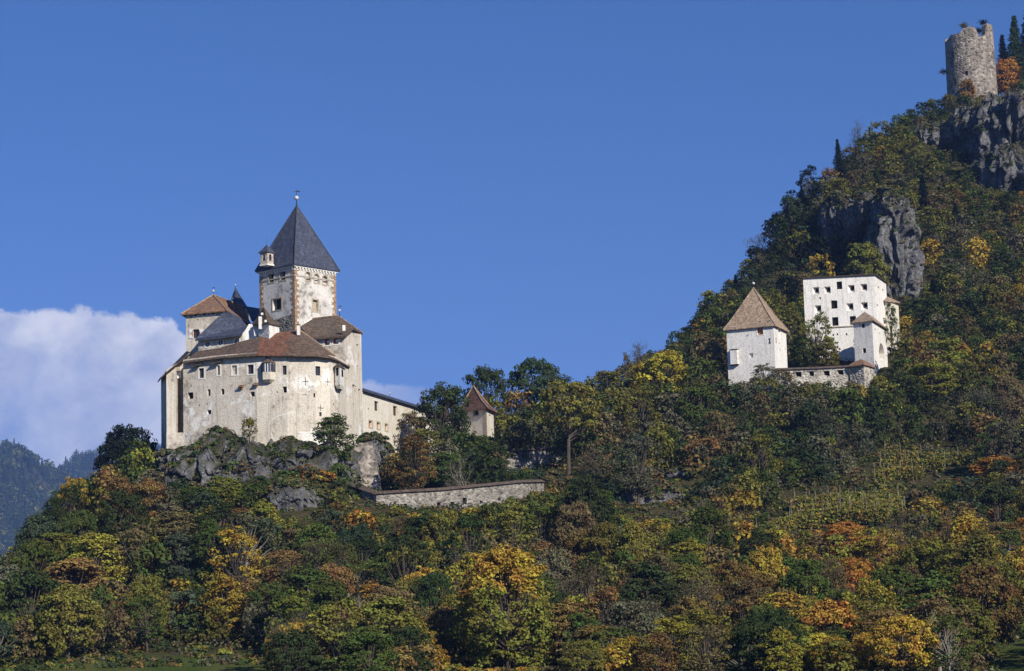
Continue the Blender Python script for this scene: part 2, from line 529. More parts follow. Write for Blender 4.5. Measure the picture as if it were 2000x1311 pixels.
def leafmat(name, attr=False, hazy=None):
    m, t, o = newmat(name)
    if attr:
        base = t.add('ShaderNodeAttribute', attribute_name='Col').outputs[0]
    else:
        base = t.add('ShaderNodeObjectInfo').outputs['Color']
    oc = t.add('ShaderNodeTexCoord').outputs['Object']
    rnd = t.add('ShaderNodeNewGeometry').outputs['Random Per Island']
    n = t.noise(oc, 0.55, 3, 0.6)
    hu = t.math('ADD', 0.482, t.math('MULTIPLY', t.ramp(n, [(0.35, 0.0), (0.65, 1.0)]), 0.055))
    hu = t.math('ADD', hu, t.math('MULTIPLY', t.math('SUBTRACT', rnd, 0.5), 0.035))
    vv = t.math('MULTIPLY', t.math('ADD', 0.74, t.math('MULTIPLY', rnd, 1.3)), t.ramp(t.noise(oc, 1.1, 2, 0.6), [(0.3, 0.72), (0.7, 1.28)]))
    c = t.add('ShaderNodeHueSaturation', ins={'Hue': hu, 'Saturation': 0.97, 'Value': vv, 'Color': base}).outputs[0]
    d = t.add('ShaderNodeBsdfDiffuse', ins={'Color': c, 'Roughness': 0.6})
    tr = t.add('ShaderNodeBsdfTranslucent', ins={'Color': c})
    mx = t.add('ShaderNodeMixShader', ins={0: 0.25, 1: d.outputs[0], 2: tr.outputs[0]})
    t.l.new(mx.outputs[0], o.inputs[0])
    return m


MT['rock'] = rockmat()
MT['skirt'] = skirtmat()
MT['ground'] = groundmat()
MT['leaf'] = leafmat('foliage')
MT['leafattr'] = leafmat('foliage_mass', True)

# ------------------------------------------------------------------ terrain
CP = [  # (px, py, distance) of the ground
    (0, 1292, 262), (250, 1292, 265), (500, 1294, 268), (-150, 1300, 262), (750, 1325, 245), (1000, 1350, 228), (1250, 1345, 226), (1500, 1335, 226),
    (1750, 1310, 228), (1950, 1272, 238), (2100, 1255, 240),
    (60, 1250, 278), (0, 1250, 284), (-120, 1290, 300), (0, 1185, 325), (60, 1100, 332), (130, 1040, 336), (200, 990, 339), (260, 950, 343), (315, 915, 350),
    (-60, 1240, 330), (-150, 1300, 360),
    (357, 895, 345), (420, 885, 341), (500, 880, 338), (600, 893, 337), (680, 905, 343), (450, 860, 360), (600, 860, 365), (357, 900, 372), (300, 960, 378), (200, 1080, 385),
    (100, 1180, 390), (400, 970, 327), (500, 990, 322), (620, 975, 326), (690, 1015, 319),
    (400, 1100, 303), (600, 1110, 301), (250, 1090, 310), (120, 1150, 305), (400, 1210, 284), (200, 1215, 284), (600, 1210, 282),
    (745, 965, 338), (900, 955, 348), (1010, 945, 356), (735, 1020, 319), (900, 1010, 324), (1050, 995, 334),
    (800, 1110, 298), (1000, 1090, 298), (800, 1210, 272), (1000, 1230, 260), (1000, 1290, 240),
    (740, 905, 366), (800, 905, 385), (900, 900, 397), (960, 895, 402), (1050, 915, 372), (1130, 905, 376), (1050, 890, 388), (1140, 885, 392),
    (1100, 850, 425), (1200, 830, 428), (980, 870, 440), (800, 900, 450), (600, 950, 460), (400, 1050, 470),
    (1250, 790, 428), (1330, 735, 440), (1385, 620, 468), (1430, 560, 488), (1490, 470, 508), (1555, 372, 528), (1640, 305, 556), (1715, 260, 578), (1800, 222, 594),
    (1895, 205, 600), (1960, 215, 596), (2060, 215, 596),
    (1200, 870, 392), (1300, 880, 384), (1300, 970, 348), (1400, 830, 395), (1500, 800, 401), (1600, 775, 406), (1700, 768, 408), (1480, 765, 414), (1600, 740, 424),
    (1700, 735, 427), (1640, 705, 446), (1560, 700, 446), (1800, 735, 430), (1950, 705, 440), (1950, 860, 394), (1950, 955, 358), (1760, 950, 364), (1750, 893, 378), (1900, 880, 384),
    (1650, 965, 350), (1600, 1035, 332), (1750, 1035, 332), (1900, 1040, 328), (1450, 1090, 307), (1450, 960, 348), (1300, 1060, 313), (1600, 1125, 298), (1800, 1130, 297),
    (1960, 1160, 283), (1300, 1160, 283), (1500, 1210, 268), (1700, 1235, 258), (1880, 1262, 246), (1200, 1240, 260), (1150, 1010, 335), (1150, 1100, 300),
    (1400, 700, 446), (1450, 660, 462), (1500, 620, 474), (1600, 640, 472), (1650, 600, 482), (1740, 610, 470), (1850, 625, 465), (1960, 605, 470), (1850, 505, 500), (1960, 485, 506),
    (1760, 400, 530), (1660, 410, 526), (1600, 480, 506), (1540, 560, 490), (1850, 400, 530), (1980, 375, 542), (1760, 310, 566), (1900, 300, 575), (1990, 290, 578),
    (1980, 150, 650), (2080, 110, 680), (2060, 300, 600), (2100, 500, 510), (2100, 700, 445), (2100, 900, 385), (2100, 1100, 310),
]
P3 = np.array([tuple(at(*c)) for c in CP])
extra = []
for x in (-300, -200, -120): 
    for y in (200, 300, 420, 560, 720, 900): extra.append((x, y, 0.0))
for x in (-60, 0, 60, 110): extra.append((x, 120, 0.0)); extra.append((x, 180, 0.3))
for x in (-60, -20): extra += [(x, 520, 2.0), (x, 620, 0.0), (x, 800, 0.0)]
extra += [(20, 500, 22), (20, 600, 4), (60, 560, 40), (70, 640, 30), (100, 680, 70), (60, 760, 20), (130, 760, 90), (40, 900, 10), (180, 900, 130),
          (160, 720, 150), (240, 800, 220), (220, 600, 165), (220, 500, 125), (200, 400, 70), (180, 300, 20), (160, 220, 4), (300, 400, 90), (320, 600, 180), (400, 800, 260), (300, 200, 10)]
P3 = np.vstack([P3, np.array(extra, dtype=float)])


def _phi(r): return r
_A = np.zeros((len(P3) + 3, len(P3) + 3))
_d = np.hypot(P3[:, None, 0] - P3[None, :, 0], P3[:, None, 1] - P3[None, :, 1])
_A[:len(P3), :len(P3)] = _phi(_d) - np.eye(len(P3)) * 1.5
_A[:len(P3), len(P3)] = 1
_A[len(P3), :len(P3)] = 1
_A[:len(P3), -2:] = P3[:, :2] / 100
_A[-2:, :len(P3)] = P3[:, :2].T / 100
_w = np.linalg.solve(_A, np.concatenate([P3[:, 2], [0, 0, 0]]))


def tz(x, y):
    x = np.atleast_1d(np.asarray(x, dtype=float))
    y = np.atleast_1d(np.asarray(y, dtype=float))
    sh = x.shape
    x = x.ravel()
    y = y.ravel()
    o = np.empty(len(x))
    for i in range(0, len(x), 20000):
        xs, ys = x[i:i + 20000], y[i:i + 20000]
        d = np.hypot(xs[:, None] - P3[None, :, 0], ys[:, None] - P3[None, :, 1])
        o[i:i + 20000] = _phi(d) @ _w[:len(P3)] + _w[len(P3)] + xs / 100 * _w[-2] + ys / 100 * _w[-1]
    # fade to the flat valley far away
    e = np.maximum(np.maximum(-200 - x, 0) / 150, np.maximum(y - 900, 0) / 500)
    e = np.maximum(e, np.maximum(x - 500, 0) / 500)
    e = np.maximum(e, np.maximum(170 - y, 0) / 60)
    k = np.clip(1 - e, 0, 1)
    k = k * k * (3 - 2 * k)
    rough = (fbm(x / 14, y / 14, x * 0, 4) - 0.5) * 5.0
    rough *= np.clip((o - 3) / 12, 0, 1)
    return (np.maximum((o + rough) * k, 0.0)).reshape(sh)


def tz1(x, y): return float(tz([x], [y])[0])


gx = np.concatenate([[-7500, -5000, -3000, -1500, -800, -500], np.arange(-300, -110, 12), np.arange(-110, 250, 1.8), np.arange(252, 500, 12), [540, 600, 700, 850, 1000, 1500, 3000, 5000, 7500]])
gy = np.concatenate([[-3000, -1000, -300, -100, 0, 60, 110, 150, 180], np.arange(200, 720, 1.8), np.arange(722, 1000, 12), [1050, 1150, 1300, 1400, 1700, 2500, 4000, 7500]])
GX, GY = np.meshgrid(gx, gy)
GZ = tz(GX, GY)
idx = np.arange(GX.size).reshape(GX.shape)
q = np.stack([idx[:-1, :-1], idx[:-1, 1:], idx[1:, 1:], idx[1:, :-1]], -1).reshape(-1, 4)
go = bpy.data.objects.new('ground', npmesh('ground', np.stack([GX, GY, GZ], -1).reshape(-1, 3), q, MT['ground'], smooth=True))
tag(link(go), 'wooded hillside ground rising out of a green meadow', kind='structure')
rng = np.random.default_rng(7)
random.seed(7)


# ------------------------------------------------------------------ wall panels with real openings
class Panel:
    """vertical wall plane from plan point a to b (left to right as seen from outside)"""
    def __init__(s, a, b, top, bottom, outline=None):
        s.a = Vector((a[0], a[1]))
        s.b = Vector((b[0], b[1]))
        s.L = (s.b - s.a).length
        s.d = (s.b - s.a) / s.L
        s.n = Vector((s.d.y, -s.d.x))       # outward
        s.ta, s.tb = top
        s.ba, s.bb = bottom
        s.outline = outline
        s.holes = []

    def uv(s, px, py):
        r = ray(px, py)
        den = r.x * s.n.x + r.y * s.n.y
        t = ((s.a.x - CAM.x) * s.n.x + (s.a.y - CAM.y) * s.n.y) / den
        p = CAM + r * t
        return (p.x - s.a.x) * s.d.x + (p.y - s.a.y) * s.d.y, p.z

    def P(s, u, z, off=0.0):
        """3-D point, off = distance out of the wall"""
        q = s.a + s.d * u + s.n * off
        return Vector((q.x, q.y, z))

    def rect(s, px, py, w, h):
        u0, z = s.uv(px - w / 2, py)
        u1, _ = s.uv(px + w / 2, py)
        _, z1 = s.uv(px, py - h / 2)
        _, z0 = s.uv(px, py + h / 2)
        return u0, u1, z0, z1

    def emit(s, mb):
        o = s.outline or [(0, s.ba), (s.L, s.bb), (s.L, s.tb), (0, s.ta)]
        loops = [[Vector((u, z, 0)) for u, z in o]]
        for h in s.holes: loops.append([Vector((u, z, 0)) for u, z in h['poly']])
        flat_ = [p for l in loops for p in l]
        tris = tessellate_polygon(loops)
        b = len(mb.v)
        mb.v += [tuple(s.P(p.x, p.y)) for p in flat_]
        for t in tris:
            a1, a2, a3 = [flat_[i] for i in t]
            cr = (a2 - a1).cross(a3 - a1).z
            if abs(cr) < 1e-9: continue
            mb.f.append(tuple(b + i for i in (t if cr > 0 else t[::-1])))
        for h in s.holes:
            pl, inn, dep = h['poly'], h['inner'], h['depth']
            n = len(pl)
            for i in range(n):
                j = (i + 1) % n
                mb.poly([s.P(*pl[i]), s.P(*pl[j]), s.P(*inn[j], -dep), s.P(*inn[i], -dep)])


def shape_poly(kind, u0, u1, z0, z1):
    if kind == 'round':
        cu_, cz, ru, rz = (u0 + u1) / 2, (z0 + z1) / 2, (u1 - u0) / 2, (z1 - z0) / 2
        r = (ru + rz) / 2
        return [(cu_ + r * math.cos(a), cz + r * math.sin(a)) for a in [2 * math.pi * i / 16 for i in range(16)]]
    if kind == 'arch':
        r = (u1 - u0) / 2
        zs = z1 - r
        return [(u0, z0), (u1, z0)] + [(u0 + r + r * math.cos(a), zs + r * math.sin(a)) for a in [math.pi * i / 8 for i in range(9)]]
    return [(u0, z0), (u1, z0), (u1, z1), (u0, z1)]


def opening(pn, parent, px, py, w, h, kind='rect', style='hole', depth=0.35, splay=None, mat=None, frame=None, name='window', label=None, surround=None):
    u0, u1, z0, z1 = pn.rect(px, py, w, h)
    u0 = max(u0, 0.06); u1 = min(u1, pn.L - 0.06)
    if u1 - u0 < 0.12: return None
    pl = shape_poly(kind, u0, u1, z0, z1)
    if splay:
        a0, a1, b0, b1 = splay
        inn = [(u0 + (u - u0) * (a1 - a0) + (u1 - u0) * a0, z0 + (z - z0) * (b1 - b0) + (z1 - z0) * b0) for u, z in pl]
    else:
        inn = list(pl)
    pn.holes.append({'poly': pl, 'inner': inn, 'depth': depth})
    mb = MB()
    if style == 'glazed':
        t = max(0.05, min(0.09, (u1 - u0) * 0.09))
        dd = -(depth - 0.10)
        c = len(pl)
        cu_, cz = sum(p[0] for p in pl) / c, sum(p[1] for p in pl) / c
        ins = [(cu_ + (u - cu_) * (1 - 2 * t / (u1 - u0)), cz + (z - cz) * (1 - 2 * t / (z1 - z0))) for u, z in pl]
        for i in range(c):
            j = (i + 1) % c
            mb.poly([pn.P(*pl[i], dd), pn.P(*pl[j], dd), pn.P(*ins[j], dd), pn.P(*ins[i], dd)])
            mb.poly([pn.P(*ins[i], dd), pn.P(*ins[j], dd), pn.P(*ins[j], dd - .08), pn.P(*ins[i], dd - .08)])
        um, zm = (u0 + u1) / 2, z0 + (z1 - z0) * 0.55
        D3 = Vector((pn.d.x, pn.d.y, 0)); N3 = Vector((pn.n.x, pn.n.y, 0))
        mb.box(pn.P(um, (z0 + z1) / 2, dd - .03), D3 * (t * .5), N3 * .03, (0, 0, (z1 - z0) / 2 - t))
        if kind == 'rect': mb.box(pn.P(um, zm, dd - .034), D3 * ((u1 - u0) / 2 - t), N3 * .03, (0, 0, t * .45))
        wo_ = mb.build(name, frame or MT['wood'], parent, label)
        m2 = MB()
        m2.poly([pn.P(*p, -(depth - 0.02)) for p in ins])
        m2.build('pane', mat or MT['glass'], wo_)
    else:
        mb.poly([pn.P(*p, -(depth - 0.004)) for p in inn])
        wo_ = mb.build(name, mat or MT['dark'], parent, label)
    if surround:
        m3 = MB()
        c = len(pl)
        cu_, cz = (u0 + u1) / 2, (z0 + z1) / 2
        k = 0.2
        outp = [(cu_ + (u - cu_) * (1 + 2 * k / (u1 - u0)), cz + (z - cz) * (1 + 2 * k / (z1 - z0))) for u, z in pl]
        for i in range(c):
            j = (i + 1) % c
            m3.poly([pn.P(*pl[i], .05), pn.P(*pl[j], .05), pn.P(*outp[j], .05), pn.P(*outp[i], .05)])
            m3.poly([pn.P(*outp[i], .05), pn.P(*outp[j], .05), pn.P(*outp[j], -.02), pn.P(*outp[i], -.02)])
            m3.poly([pn.P(*pl[j], .05), pn.P(*pl[i], .05), pn.P(*pl[i], -.02), pn.P(*pl[j], -.02)])
        m3.build('surround', surround, wo_)
    return wo_


def xy(px, py, Y):
    p = at(px, py, Y)
    return (p.x, p.y)


def zp(px, py, Y): return at(px, py, Y).z


def walls_from(name, parent, panels, mat, extra_mb=None, label=None):
    mb = extra_mb or MB()
    for p in panels: p.emit(mb)
    return mb.build(name, mat, parent, label)


def finial(parent, p, h, r, vane=True, name='finial', ball=True):
    mb = MB()
    mb.tube([p, p + Vector((0, 0, h * .55)), p + Vector((0, 0, h))], [r * .32, r * .16, r * .05], 6)
    fo = mb.build(name, MT['iron'], parent)
    if ball:
        b = MB()
        b.ball(p + Vector((0, 0, h * .5)), r)
        b.build('ball', MT['finial'], fo, smooth=True)
    if vane:
        m = MB()
        z = p + Vector((0, 0, h * .88))
        m.box(z + Vector((r * .7, 0, 0)), (r * .8, 0, 0), (0, .03, 0), (0, 0, r * .3))
        m.box(z - Vector((r * .5, 0, 0)), (r * .4, 0, 0), (0, .03, 0), (0, 0, r * .1))
        m.build('vane', MT['iron'], fo)
    return fo


def box_building(corners, zb, zt):
    """closed back walls for footprint; returns mb with walls for the given edges"""
    mb = MB()
    for a, b in zip(corners[:-1], corners[1:]):
        mb.poly([(a[0], a[1], zb), (b[0], b[1], zb), (b[0], b[1], zt), (a[0], a[1], zt)])
    return mb


ZB = zp(520, 925, 338)      # foot of the castle walls, buried in the rock

# ================================================================== castle: curved great hall
hall = thing('castle_hall', at(520, 880, 341), 'large pale curved castle hall with a red and brown tiled skirt roof', 'castle')
HW = [(357.5, 706, 346.2), (430, 697, 343.4), (500, 692, 341), (560, 692.5, 340.1), (615, 693, 340.6), (643, 697, 342), (658, 701, 344.6), (673, 708, 349.3)]
HP = []
for p, q_ in zip(HW[:-1], HW[1:]):
    HP.append(Panel(xy(*p), xy(*q_), (zp(*p) + .25, zp(*q_) + .25), (ZB, ZB)))


def hpick(px, py):
    for pn in HP:
        u, z = pn.uv(px, py)
        if 0 <= u <= pn.L: return pn
    return HP[-1]


for px, py, w, h in ((393.5, 729, 10, 19), (430, 723, 11, 19), (489.5, 721.5, 12, 18), (558.5, 723, 14, 18), (619, 724.5, 13, 18)):
    opening(hpick(px, py), hall, px, py, w, h, 'rect', 'glazed', 0.38, frame=MT['wood'], label='tall upper window with dark wooden cross frame', surround=MT['trim'] if px < 500 else None)
opening(hpick(458, 723), hall, 458, 723, 10, 18, 'rect', 'hole', 0.22, mat=MT['hall'], name='blocked_window', label='blocked-up window filled with plaster', surround=MT['trim'])
for px, py, w, h, k in ((372, 773, 11, 13, 'rect'), (408, 767, 6, 13, 'rect'), (434, 765, 8, 12, 'arch'), (493, 770, 9, 9.5, 'rect'), (557, 761, 10, 12, 'rect'), (614, 772, 3.4, 8, 'rect'),
                        (408.5, 805, 8, 8.5, 'rect'), (626, 809, 4.5, 8, 'rect'), (389, 792, 3, 3, 'rect'), (404, 790, 2.6, 3, 'rect'), (541.5, 766, 2.6, 3, 'rect'),
                        (651.5, 790, 2.5, 3.5, 'rect'), (549, 859, 3, 3.5, 'rect'), (588, 869, 3, 3.5, 'rect')):
    opening(hpick(px, py), hall, px, py, w, h, k, 'hole', 0.6, label='small unglazed opening')
walls_from('wall', hall, HP, MT['hall'])
# back of the hall, closing the volume
bk = MB()
a, b = HP[0].a, HP[-1].b
zt = zp(560, 692.5, 340)
c1, c2 = (a.x + 1.2, a.y + 7.5), (b.x + .4, b.y + 5)
for p, q_ in (((a.x, a.y), c1), (c1, c2), (c2, (b.x, b.y))):
    bk.poly([(p[0], p[1], ZB), (q_[0], q_[1], ZB), (q_[0], q_[1], zt), (p[0], p[1], zt)])
bk.build('back_wall', MT['hall'], hall)
# roof skirt
E = [(356, 708, 345.3), (430, 698.5, 342.5), (505, 693.5, 339.9), (572, 694, 339.1), (615, 694.5, 339.5), (645, 698, 340.9), (661, 704, 344), (684, 717, 351.6)]
U = [(386, 686, 350.5), (430, 679, 349), (469, 675, 348), (500, 659, 347.2), (545, 653, 347.2), (583, 644, 347.6)]
eP = [at(*e) for e in E]
uP = [at(*e) for e in U]


def wavy(mb, A, B, C, D, t=.13, n=6, s=0.0):
    """roof quad A-B (eave) D-C (top), subdivided with slight sag so the roof is not dead flat"""
    for i in range(n):
        for j in range(3):
            def g(u_, v_):
                p = A.lerp(B, u_).lerp(D.lerp(C, u_), v_)
                p.z += (vnoise(np.array([p.x * .55]), np.array([p.y * .55]), np.array([v_ * 2.0]))[0] - .5) * .22 * (1 if 0 < v_ else .5)
                return p
            mb.poly([g(i / n, j / 3), g((i + 1) / n, j / 3), g((i + 1) / n, (j + 1) / 3), g(i / n, (j + 1) / 3)])
    lo = Vector((0, 0, -t))
    for i in range(n):
        p, q2 = A.lerp(B, i / n), A.lerp(B, (i + 1) / n)
        mb.poly([p + lo, q2 + lo, q2, p])
    mb.poly([A + lo, D + lo, C + lo, B + lo])
    mb.poly([A + lo, A, D, D + lo])
    mb.poly([B, B + lo, C + lo, C])


r1 = MB()
wavy(r1, eP[0], eP[1], uP[1], uP[0])
wavy(r1, eP[1], eP[2], uP[3], uP[1])
r1.poly([uP[1], uP[3], uP[2]])
r1.build('roof', MT['skirt'], hall, 'dark weathered left part of the skirt roof')
r2 = MB()
wavy(r2, eP[2], eP[3], uP[5], uP[3])
r2.poly([uP[3], uP[4] , uP[5]])
r2.build('roof', MT['skirt'], hall, 'red-brown middle part of the skirt roof')
r3 = MB()
for i in range(3, 7):
    r3.sheet([eP[i], eP[i + 1], uP[5]], .16)
r3.build('roof', MT['skirt'], hall, 'dark grey-brown right part of the skirt roof')
cap = MB()
cap.tube([uP[5] + Vector((0, 0, .08)), uP[5].lerp(eP[7], .5) + Vector((0, 0, .1)), eP[7] + Vector((0, 0, .1))], [.13] * 3, 6)
cap.build('ridge_tiles', MT['roof_pale'], hall)


# oriel with three glazed sides
def oriel(px, w, y0, yroof, y1, y2, dep, nm='oriel', pn=None, body=MT['hall'], lab=None, dark=True):
    """roof top y0, roof eave yroof, window bottom y1, body bottom y2"""
    pn = pn or hpick(px, y1)
    u0, u1, _, _ = pn.rect(px, y1, w, 4)
    z0, z1, z2, z3 = [pn.uv(px, y)[1] for y in (y2, y1, yroof, y0)]
    um = (u0 + u1) / 2
    k = (u1 - u0) * .22
    pl = [(u0, 0), (u0 + k, dep), (u1 - k, dep), (u1, 0)]
    mb = MB()
    for (ua, da), (ub, db) in zip(pl[:-1], pl[1:]):
        mb.poly([pn.P(ua, z0 + .25, da), pn.P(ub, z0 + .25, db), pn.P(ub, z1, db), pn.P(ua, z1, da)])
        mb.poly([pn.P(um + (ua - um) * .55, z0 - .15, da * .5), pn.P(um + (ub - um) * .55, z0 - .15, db * .5), pn.P(ub, z0 + .25, db), pn.P(ua, z0 + .25, da)])
    mb.poly([pn.P(um + (u - um) * .55, z0 - .15, d * .5) for u, d in pl])
    ob = mb.build(nm, body, hall, lab)
    for (ua, da), (ub, db) in zip(pl[:-1], pl[1:]):
        g = MB()
        g.poly([pn.P(ua, z1, da - .04), pn.P(ub, z1, db - .04), pn.P(ub, z2 - .12, db - .04), pn.P(ua, z2 - .12, da - .04)])
        g.build('pane', MT['glass'] if dark else MT['hall'], ob)
        m = MB()
        for t_ in (0, .33, .67, 1) if (ub - ua) > k * 1.5 else (0, .5, 1):
            uu, d_ = ua + (ub - ua) * t_, da + (db - da) * t_
            m.box(pn.P(uu, (z1 + z2) / 2, d_), (pn.d.x * .05, pn.d.y * .05, 0), (pn.n.x * .06, pn.n.y * .06, 0), (0, 0, (z2 - z1) / 2 - .01))
        m.build('mullions', MT['whitepaint'] if (ub - ua) > k * 1.5 else MT['wood'], ob)
    li = MB()
    for (ua, da), (ub, db) in zip(pl[:-1], pl[1:]):
        li.poly([pn.P(ua, z2 - .12, da), pn.P(ub, z2 - .12, db), pn.P(ub, z2, db), pn.P(ua, z2, da)])
    li.build('lintel', MT['trim'], ob)
    rf = MB()
    top = pn.P(um, z3, .05)
    q4 = [(u0 - .15, -.02), (u0 + k - .05, dep + .2), (u1 - k + .05, dep + .2), (u1 + .15, -.02)]
    for (ua, da), (ub, db) in zip(q4[:-1], q4[1:]):
        m_ = pn.P((ua + ub) / 2 * .6 + um * .4, z2 + (z3 - z2) * .62, (da + db) / 2 * .62)
        rf.poly([pn.P(ua, z2 - .02, da), pn.P(ub, z2 - .02, db), m_]); rf.poly([pn.P(ub, z2 - .02, db), top, m_]); rf.poly([top, pn.P(ua, z2 - .02, da), m_])
    rf.build('oriel_roof', MT['roof_dark'], ob)


oriel(524.5, 26, 699, 710, 728, 746, 1.0, lab='bay oriel glazed on three sides')
# corner bay on the right
pnR = HP[5]
cbx = [at(654, 718, 343.3), at(663.5, 718, 342.6), at(672, 722, 345.6), at(663.5, 722, 348)]
zb_, zt_ = zp(663, 752, 343), zp(663, 716, 343)
m = MB()
for i in range(4):
    p, q2 = cbx[i], cbx[(i + 1) % 4]
    m.poly([(p.x, p.y, zb_), (q2.x, q2.y, zb_), (q2.x, q2.y, zt_), (p.x, p.y, zt_)])
m.poly([(p.x, p.y, zb_) for p in cbx])
cx_ = sum((p for p in cbx), Vector()) / 4
lowp = [Vector((cx_.x + (p.x - cx_.x) * .6, cx_.y + (p.y - cx_.y) * .6, zb_ - .5)) for p in cbx]
for i in range(4):
    p, q2 = cbx[i], cbx[(i + 1) % 4]
    m.poly([tuple(lowp[i]), tuple(lowp[(i + 1) % 4]), (q2.x, q2.y, zb_), (p.x, p.y, zb_)])
cb = m.build('corner_bay', MT['white'], hall, 'white corner bay with its own small roof')
pb = Panel(cbx[0].xy, cbx[1].xy, (zt_, zt_), (zb_, zb_))
pc = Panel(cbx[1].xy, cbx[2].xy, (zt_, zt_), (zb_, zb_))
for pn_, x_, y_, w_, h_ in ((pb, 659, 726, 4, 15), (pc, 668.5, 729, 3, 14)):
    u0, u1, z0, z1 = pn_.rect(x_, y_, w_, h_)
    g = MB()
    g.box(pn_.P((u0 + u1) / 2, (z0 + z1) / 2, .01), Vector((pn_.d.x, pn_.d.y, 0)) * (u1 - u0) / 2, Vector((pn_.n.x, pn_.n.y, 0)) * .02, (0, 0, (z1 - z0) / 2))
    g.build('bay_window', MT['dark'], cb)
rf = MB()
ap = at(661, 708, 345.2)
ex = [Vector((cx_.x + (p.x - cx_.x) * 1.25, cx_.y + (p.y - cx_.y) * 1.25, zt_)) for p in cbx]
for i in range(4): rf.sheet([ex[i], ex[(i + 1) % 4], ap], .12)
rf.build('bay_roof', MT['roof_dark'], cb)
for px, py in ((472.5, 755.6), (501, 751.5)):
    pn_ = hpick(px, py)
    u_, z_ = pn_.uv(px, py)
    m = MB()
    D3, N3 = Vector((pn_.d.x, pn_.d.y, 0)), Vector((pn_.n.x, pn_.n.y, 0))
    m.box(pn_.P(u_, z_, .3), D3 * .3, N3 * .3, (0, 0, .12))
    m.box(pn_.P(u_, z_ - .25, .17), D3 * .18, N3 * .17, (0, 0, .13))
    m.box(pn_.P(u_, z_ + .2, .12), D3 * .35, N3 * .12, (0, 0, .08))
    m.build('corbel', MT['roof_brown'], hall)
for px, py, w in ((388, 713, 17), (425.5, 708, 18)):
    pn_ = hpick(px, py)
    u0, u1, z0, z1 = pn_.rect(px, py, w, 4)
    m = MB()
    m.sheet([pn_.P(u0, z0 - .1, .75), pn_.P(u1, z0 + .15, .75), pn_.P(u1, z1 + .25, -.01), pn_.P(u0, z1 + .0, -.01)], .1)
    m.build('awning', MT['roof_dark'], hall)
for px, py, w, h in ((597, 745, 12, 15), (640, 746, 13, 14), (626, 797, 14, 11), (595, 771, 10, 0)):
    pn_ = hpick(px, py)
    u_, z_ = pn_.uv(px, py)
    D3, N3 = Vector((pn_.d.x, pn_.d.y, 0)), Vector((pn_.n.x, pn_.n.y, 0))
    m = MB()
    m.box(pn_.P(u_, z_, .035), D3 * w * .036, N3 * .03, (0, 0, .03))
    if h: m.box(pn_.P(u_, z_, .033), D3 * .03, N3 * .03, (0, 0, h * .038))
    m.build('wall_anchor', MT['iron'], hall)

# ================================================================== castle: left buttress bay
but = thing('buttress_bay', at(335, 880, 348), 'narrow left end of the castle with a tall buttress and a deep shadowed recess', 'castle wing')
zr = {326: zp(326, 723, 346), 343: zp(343, 711, 346), 315: zp(314, 741, 356), 357: zp(360, 697, 350)}
pF = Panel(xy(325, 760, 346), xy(343, 760, 346), (zr[326], zr[343]), (zp(330, 846, 346), zp(330, 846, 346)))
pB = Panel(xy(325, 846, 345.7), xy(359, 846, 345.7), (zp(330, 846, 346), zp(330, 846, 346)), (ZB - 3, ZB - 3))
pL = Panel(xy(314.5, 760, 356.5), xy(325, 760, 346), (zr[315], zr[326]), (ZB, ZB))
pS = Panel(xy(343, 760, 346), (xy(343, 760, 346)[0] + .1, 350.2), (zr[343], zr[343] + .9), (ZB, ZB))
pR = Panel((xy(343, 760, 346)[0] + .1, 350.2), (HP[0].a.x + .4, 350.2), (zr[343] + .9, zr[357] + .6), (ZB, ZB))
walls_from('wall', but, [pF, pB, pL, pS, pR], MT['upper'])
m = MB()
m.poly([pB.P(0, pB.ta), pB.P(pB.L, pB.ta), Vector((HP[0].a.x + .4, 350.2, pB.ta)), Vector((pS.b.x, 350.2, pB.ta))])
m.poly([(pL.a.x, pL.a.y, ZB), (pL.a.x + 3, pL.a.y + 2, ZB), (pL.a.x + 3, pL.a.y + 2, zr[315]), (pL.a.x, pL.a.y, zr[315])])
m.build('ledge', MT['hall'], but)
m = MB()
m.sheet([at(310, 741, 357.5), at(321, 729.5, 345.2), at(346, 709.5, 345.2), at(373, 688, 349.8), at(364, 686, 357)], .2)
m.sheet([at(310, 741, 357.5), at(321, 729.5, 345.2), at(317, 734.5, 344.9), at(308, 745, 357.3)], .25)
m.build('lean_to_roof', MT['roof_dark'], but)
m = MB()
p0 = at(346, 733, 347.5)
for dx_, mt_ in ((-.28, 'redpaint'), (.3, 'whitepaint')):
    k = MB()
    k.box(p0 + Vector((dx_, 0, 0)), (.27, .1, 0), (0, .03, 0), (0, 0, .5))
    k.build('shutter', MT[mt_], but, ('red' if dx_ < 0 else 'white') + ' shutter leaf')

# ================================================================== castle: hip-roofed upper house
hh = thing('upper_house', at(400, 700, 355), 'plain castle house with brown hipped roof and red and white shutters left of the keep', 'castle wing')
c0, c1, c2 = (363, 611, 356.5), (440, 606, 354.2), (484, 636, 369.5)
zE = zp(*c1)
A_, B_, C_ = [Vector(xy(*c)) for c in (c0, c1, c2)]
D_ = A_ + (C_ - B_)
zl = zp(400, 700, 352)
pU = Panel(A_, B_, (zE, zE), (zl, zl))
pV = Panel(B_, C_, (zE, zE), (zl, zl))
for px, py in ((382.5, 614.5), (399, 613), (416.5, 611)):
    opening(pU, hh, px, py, 6, 7, 'arch', 'hole', 0.45, label='little round-topped opening under the eaves', surround=MT['trim'])
for px, py in ((372.5, 620), (386, 624.5)): opening(pU, hh, px, py, 2.5, 3, 'rect', 'hole', 0.4)
w_ = opening(pU, hh, 382.5, 652, 12, 17, 'rect', 'glazed', 0.4, label='window between red and white shutters')
walls_from('wall', hh, [pU, pV, Panel(C_, D_, (zE, zE), (zl, zl)), Panel(D_, A_, (zE, zE), (zl, zl))], MT['upper'])
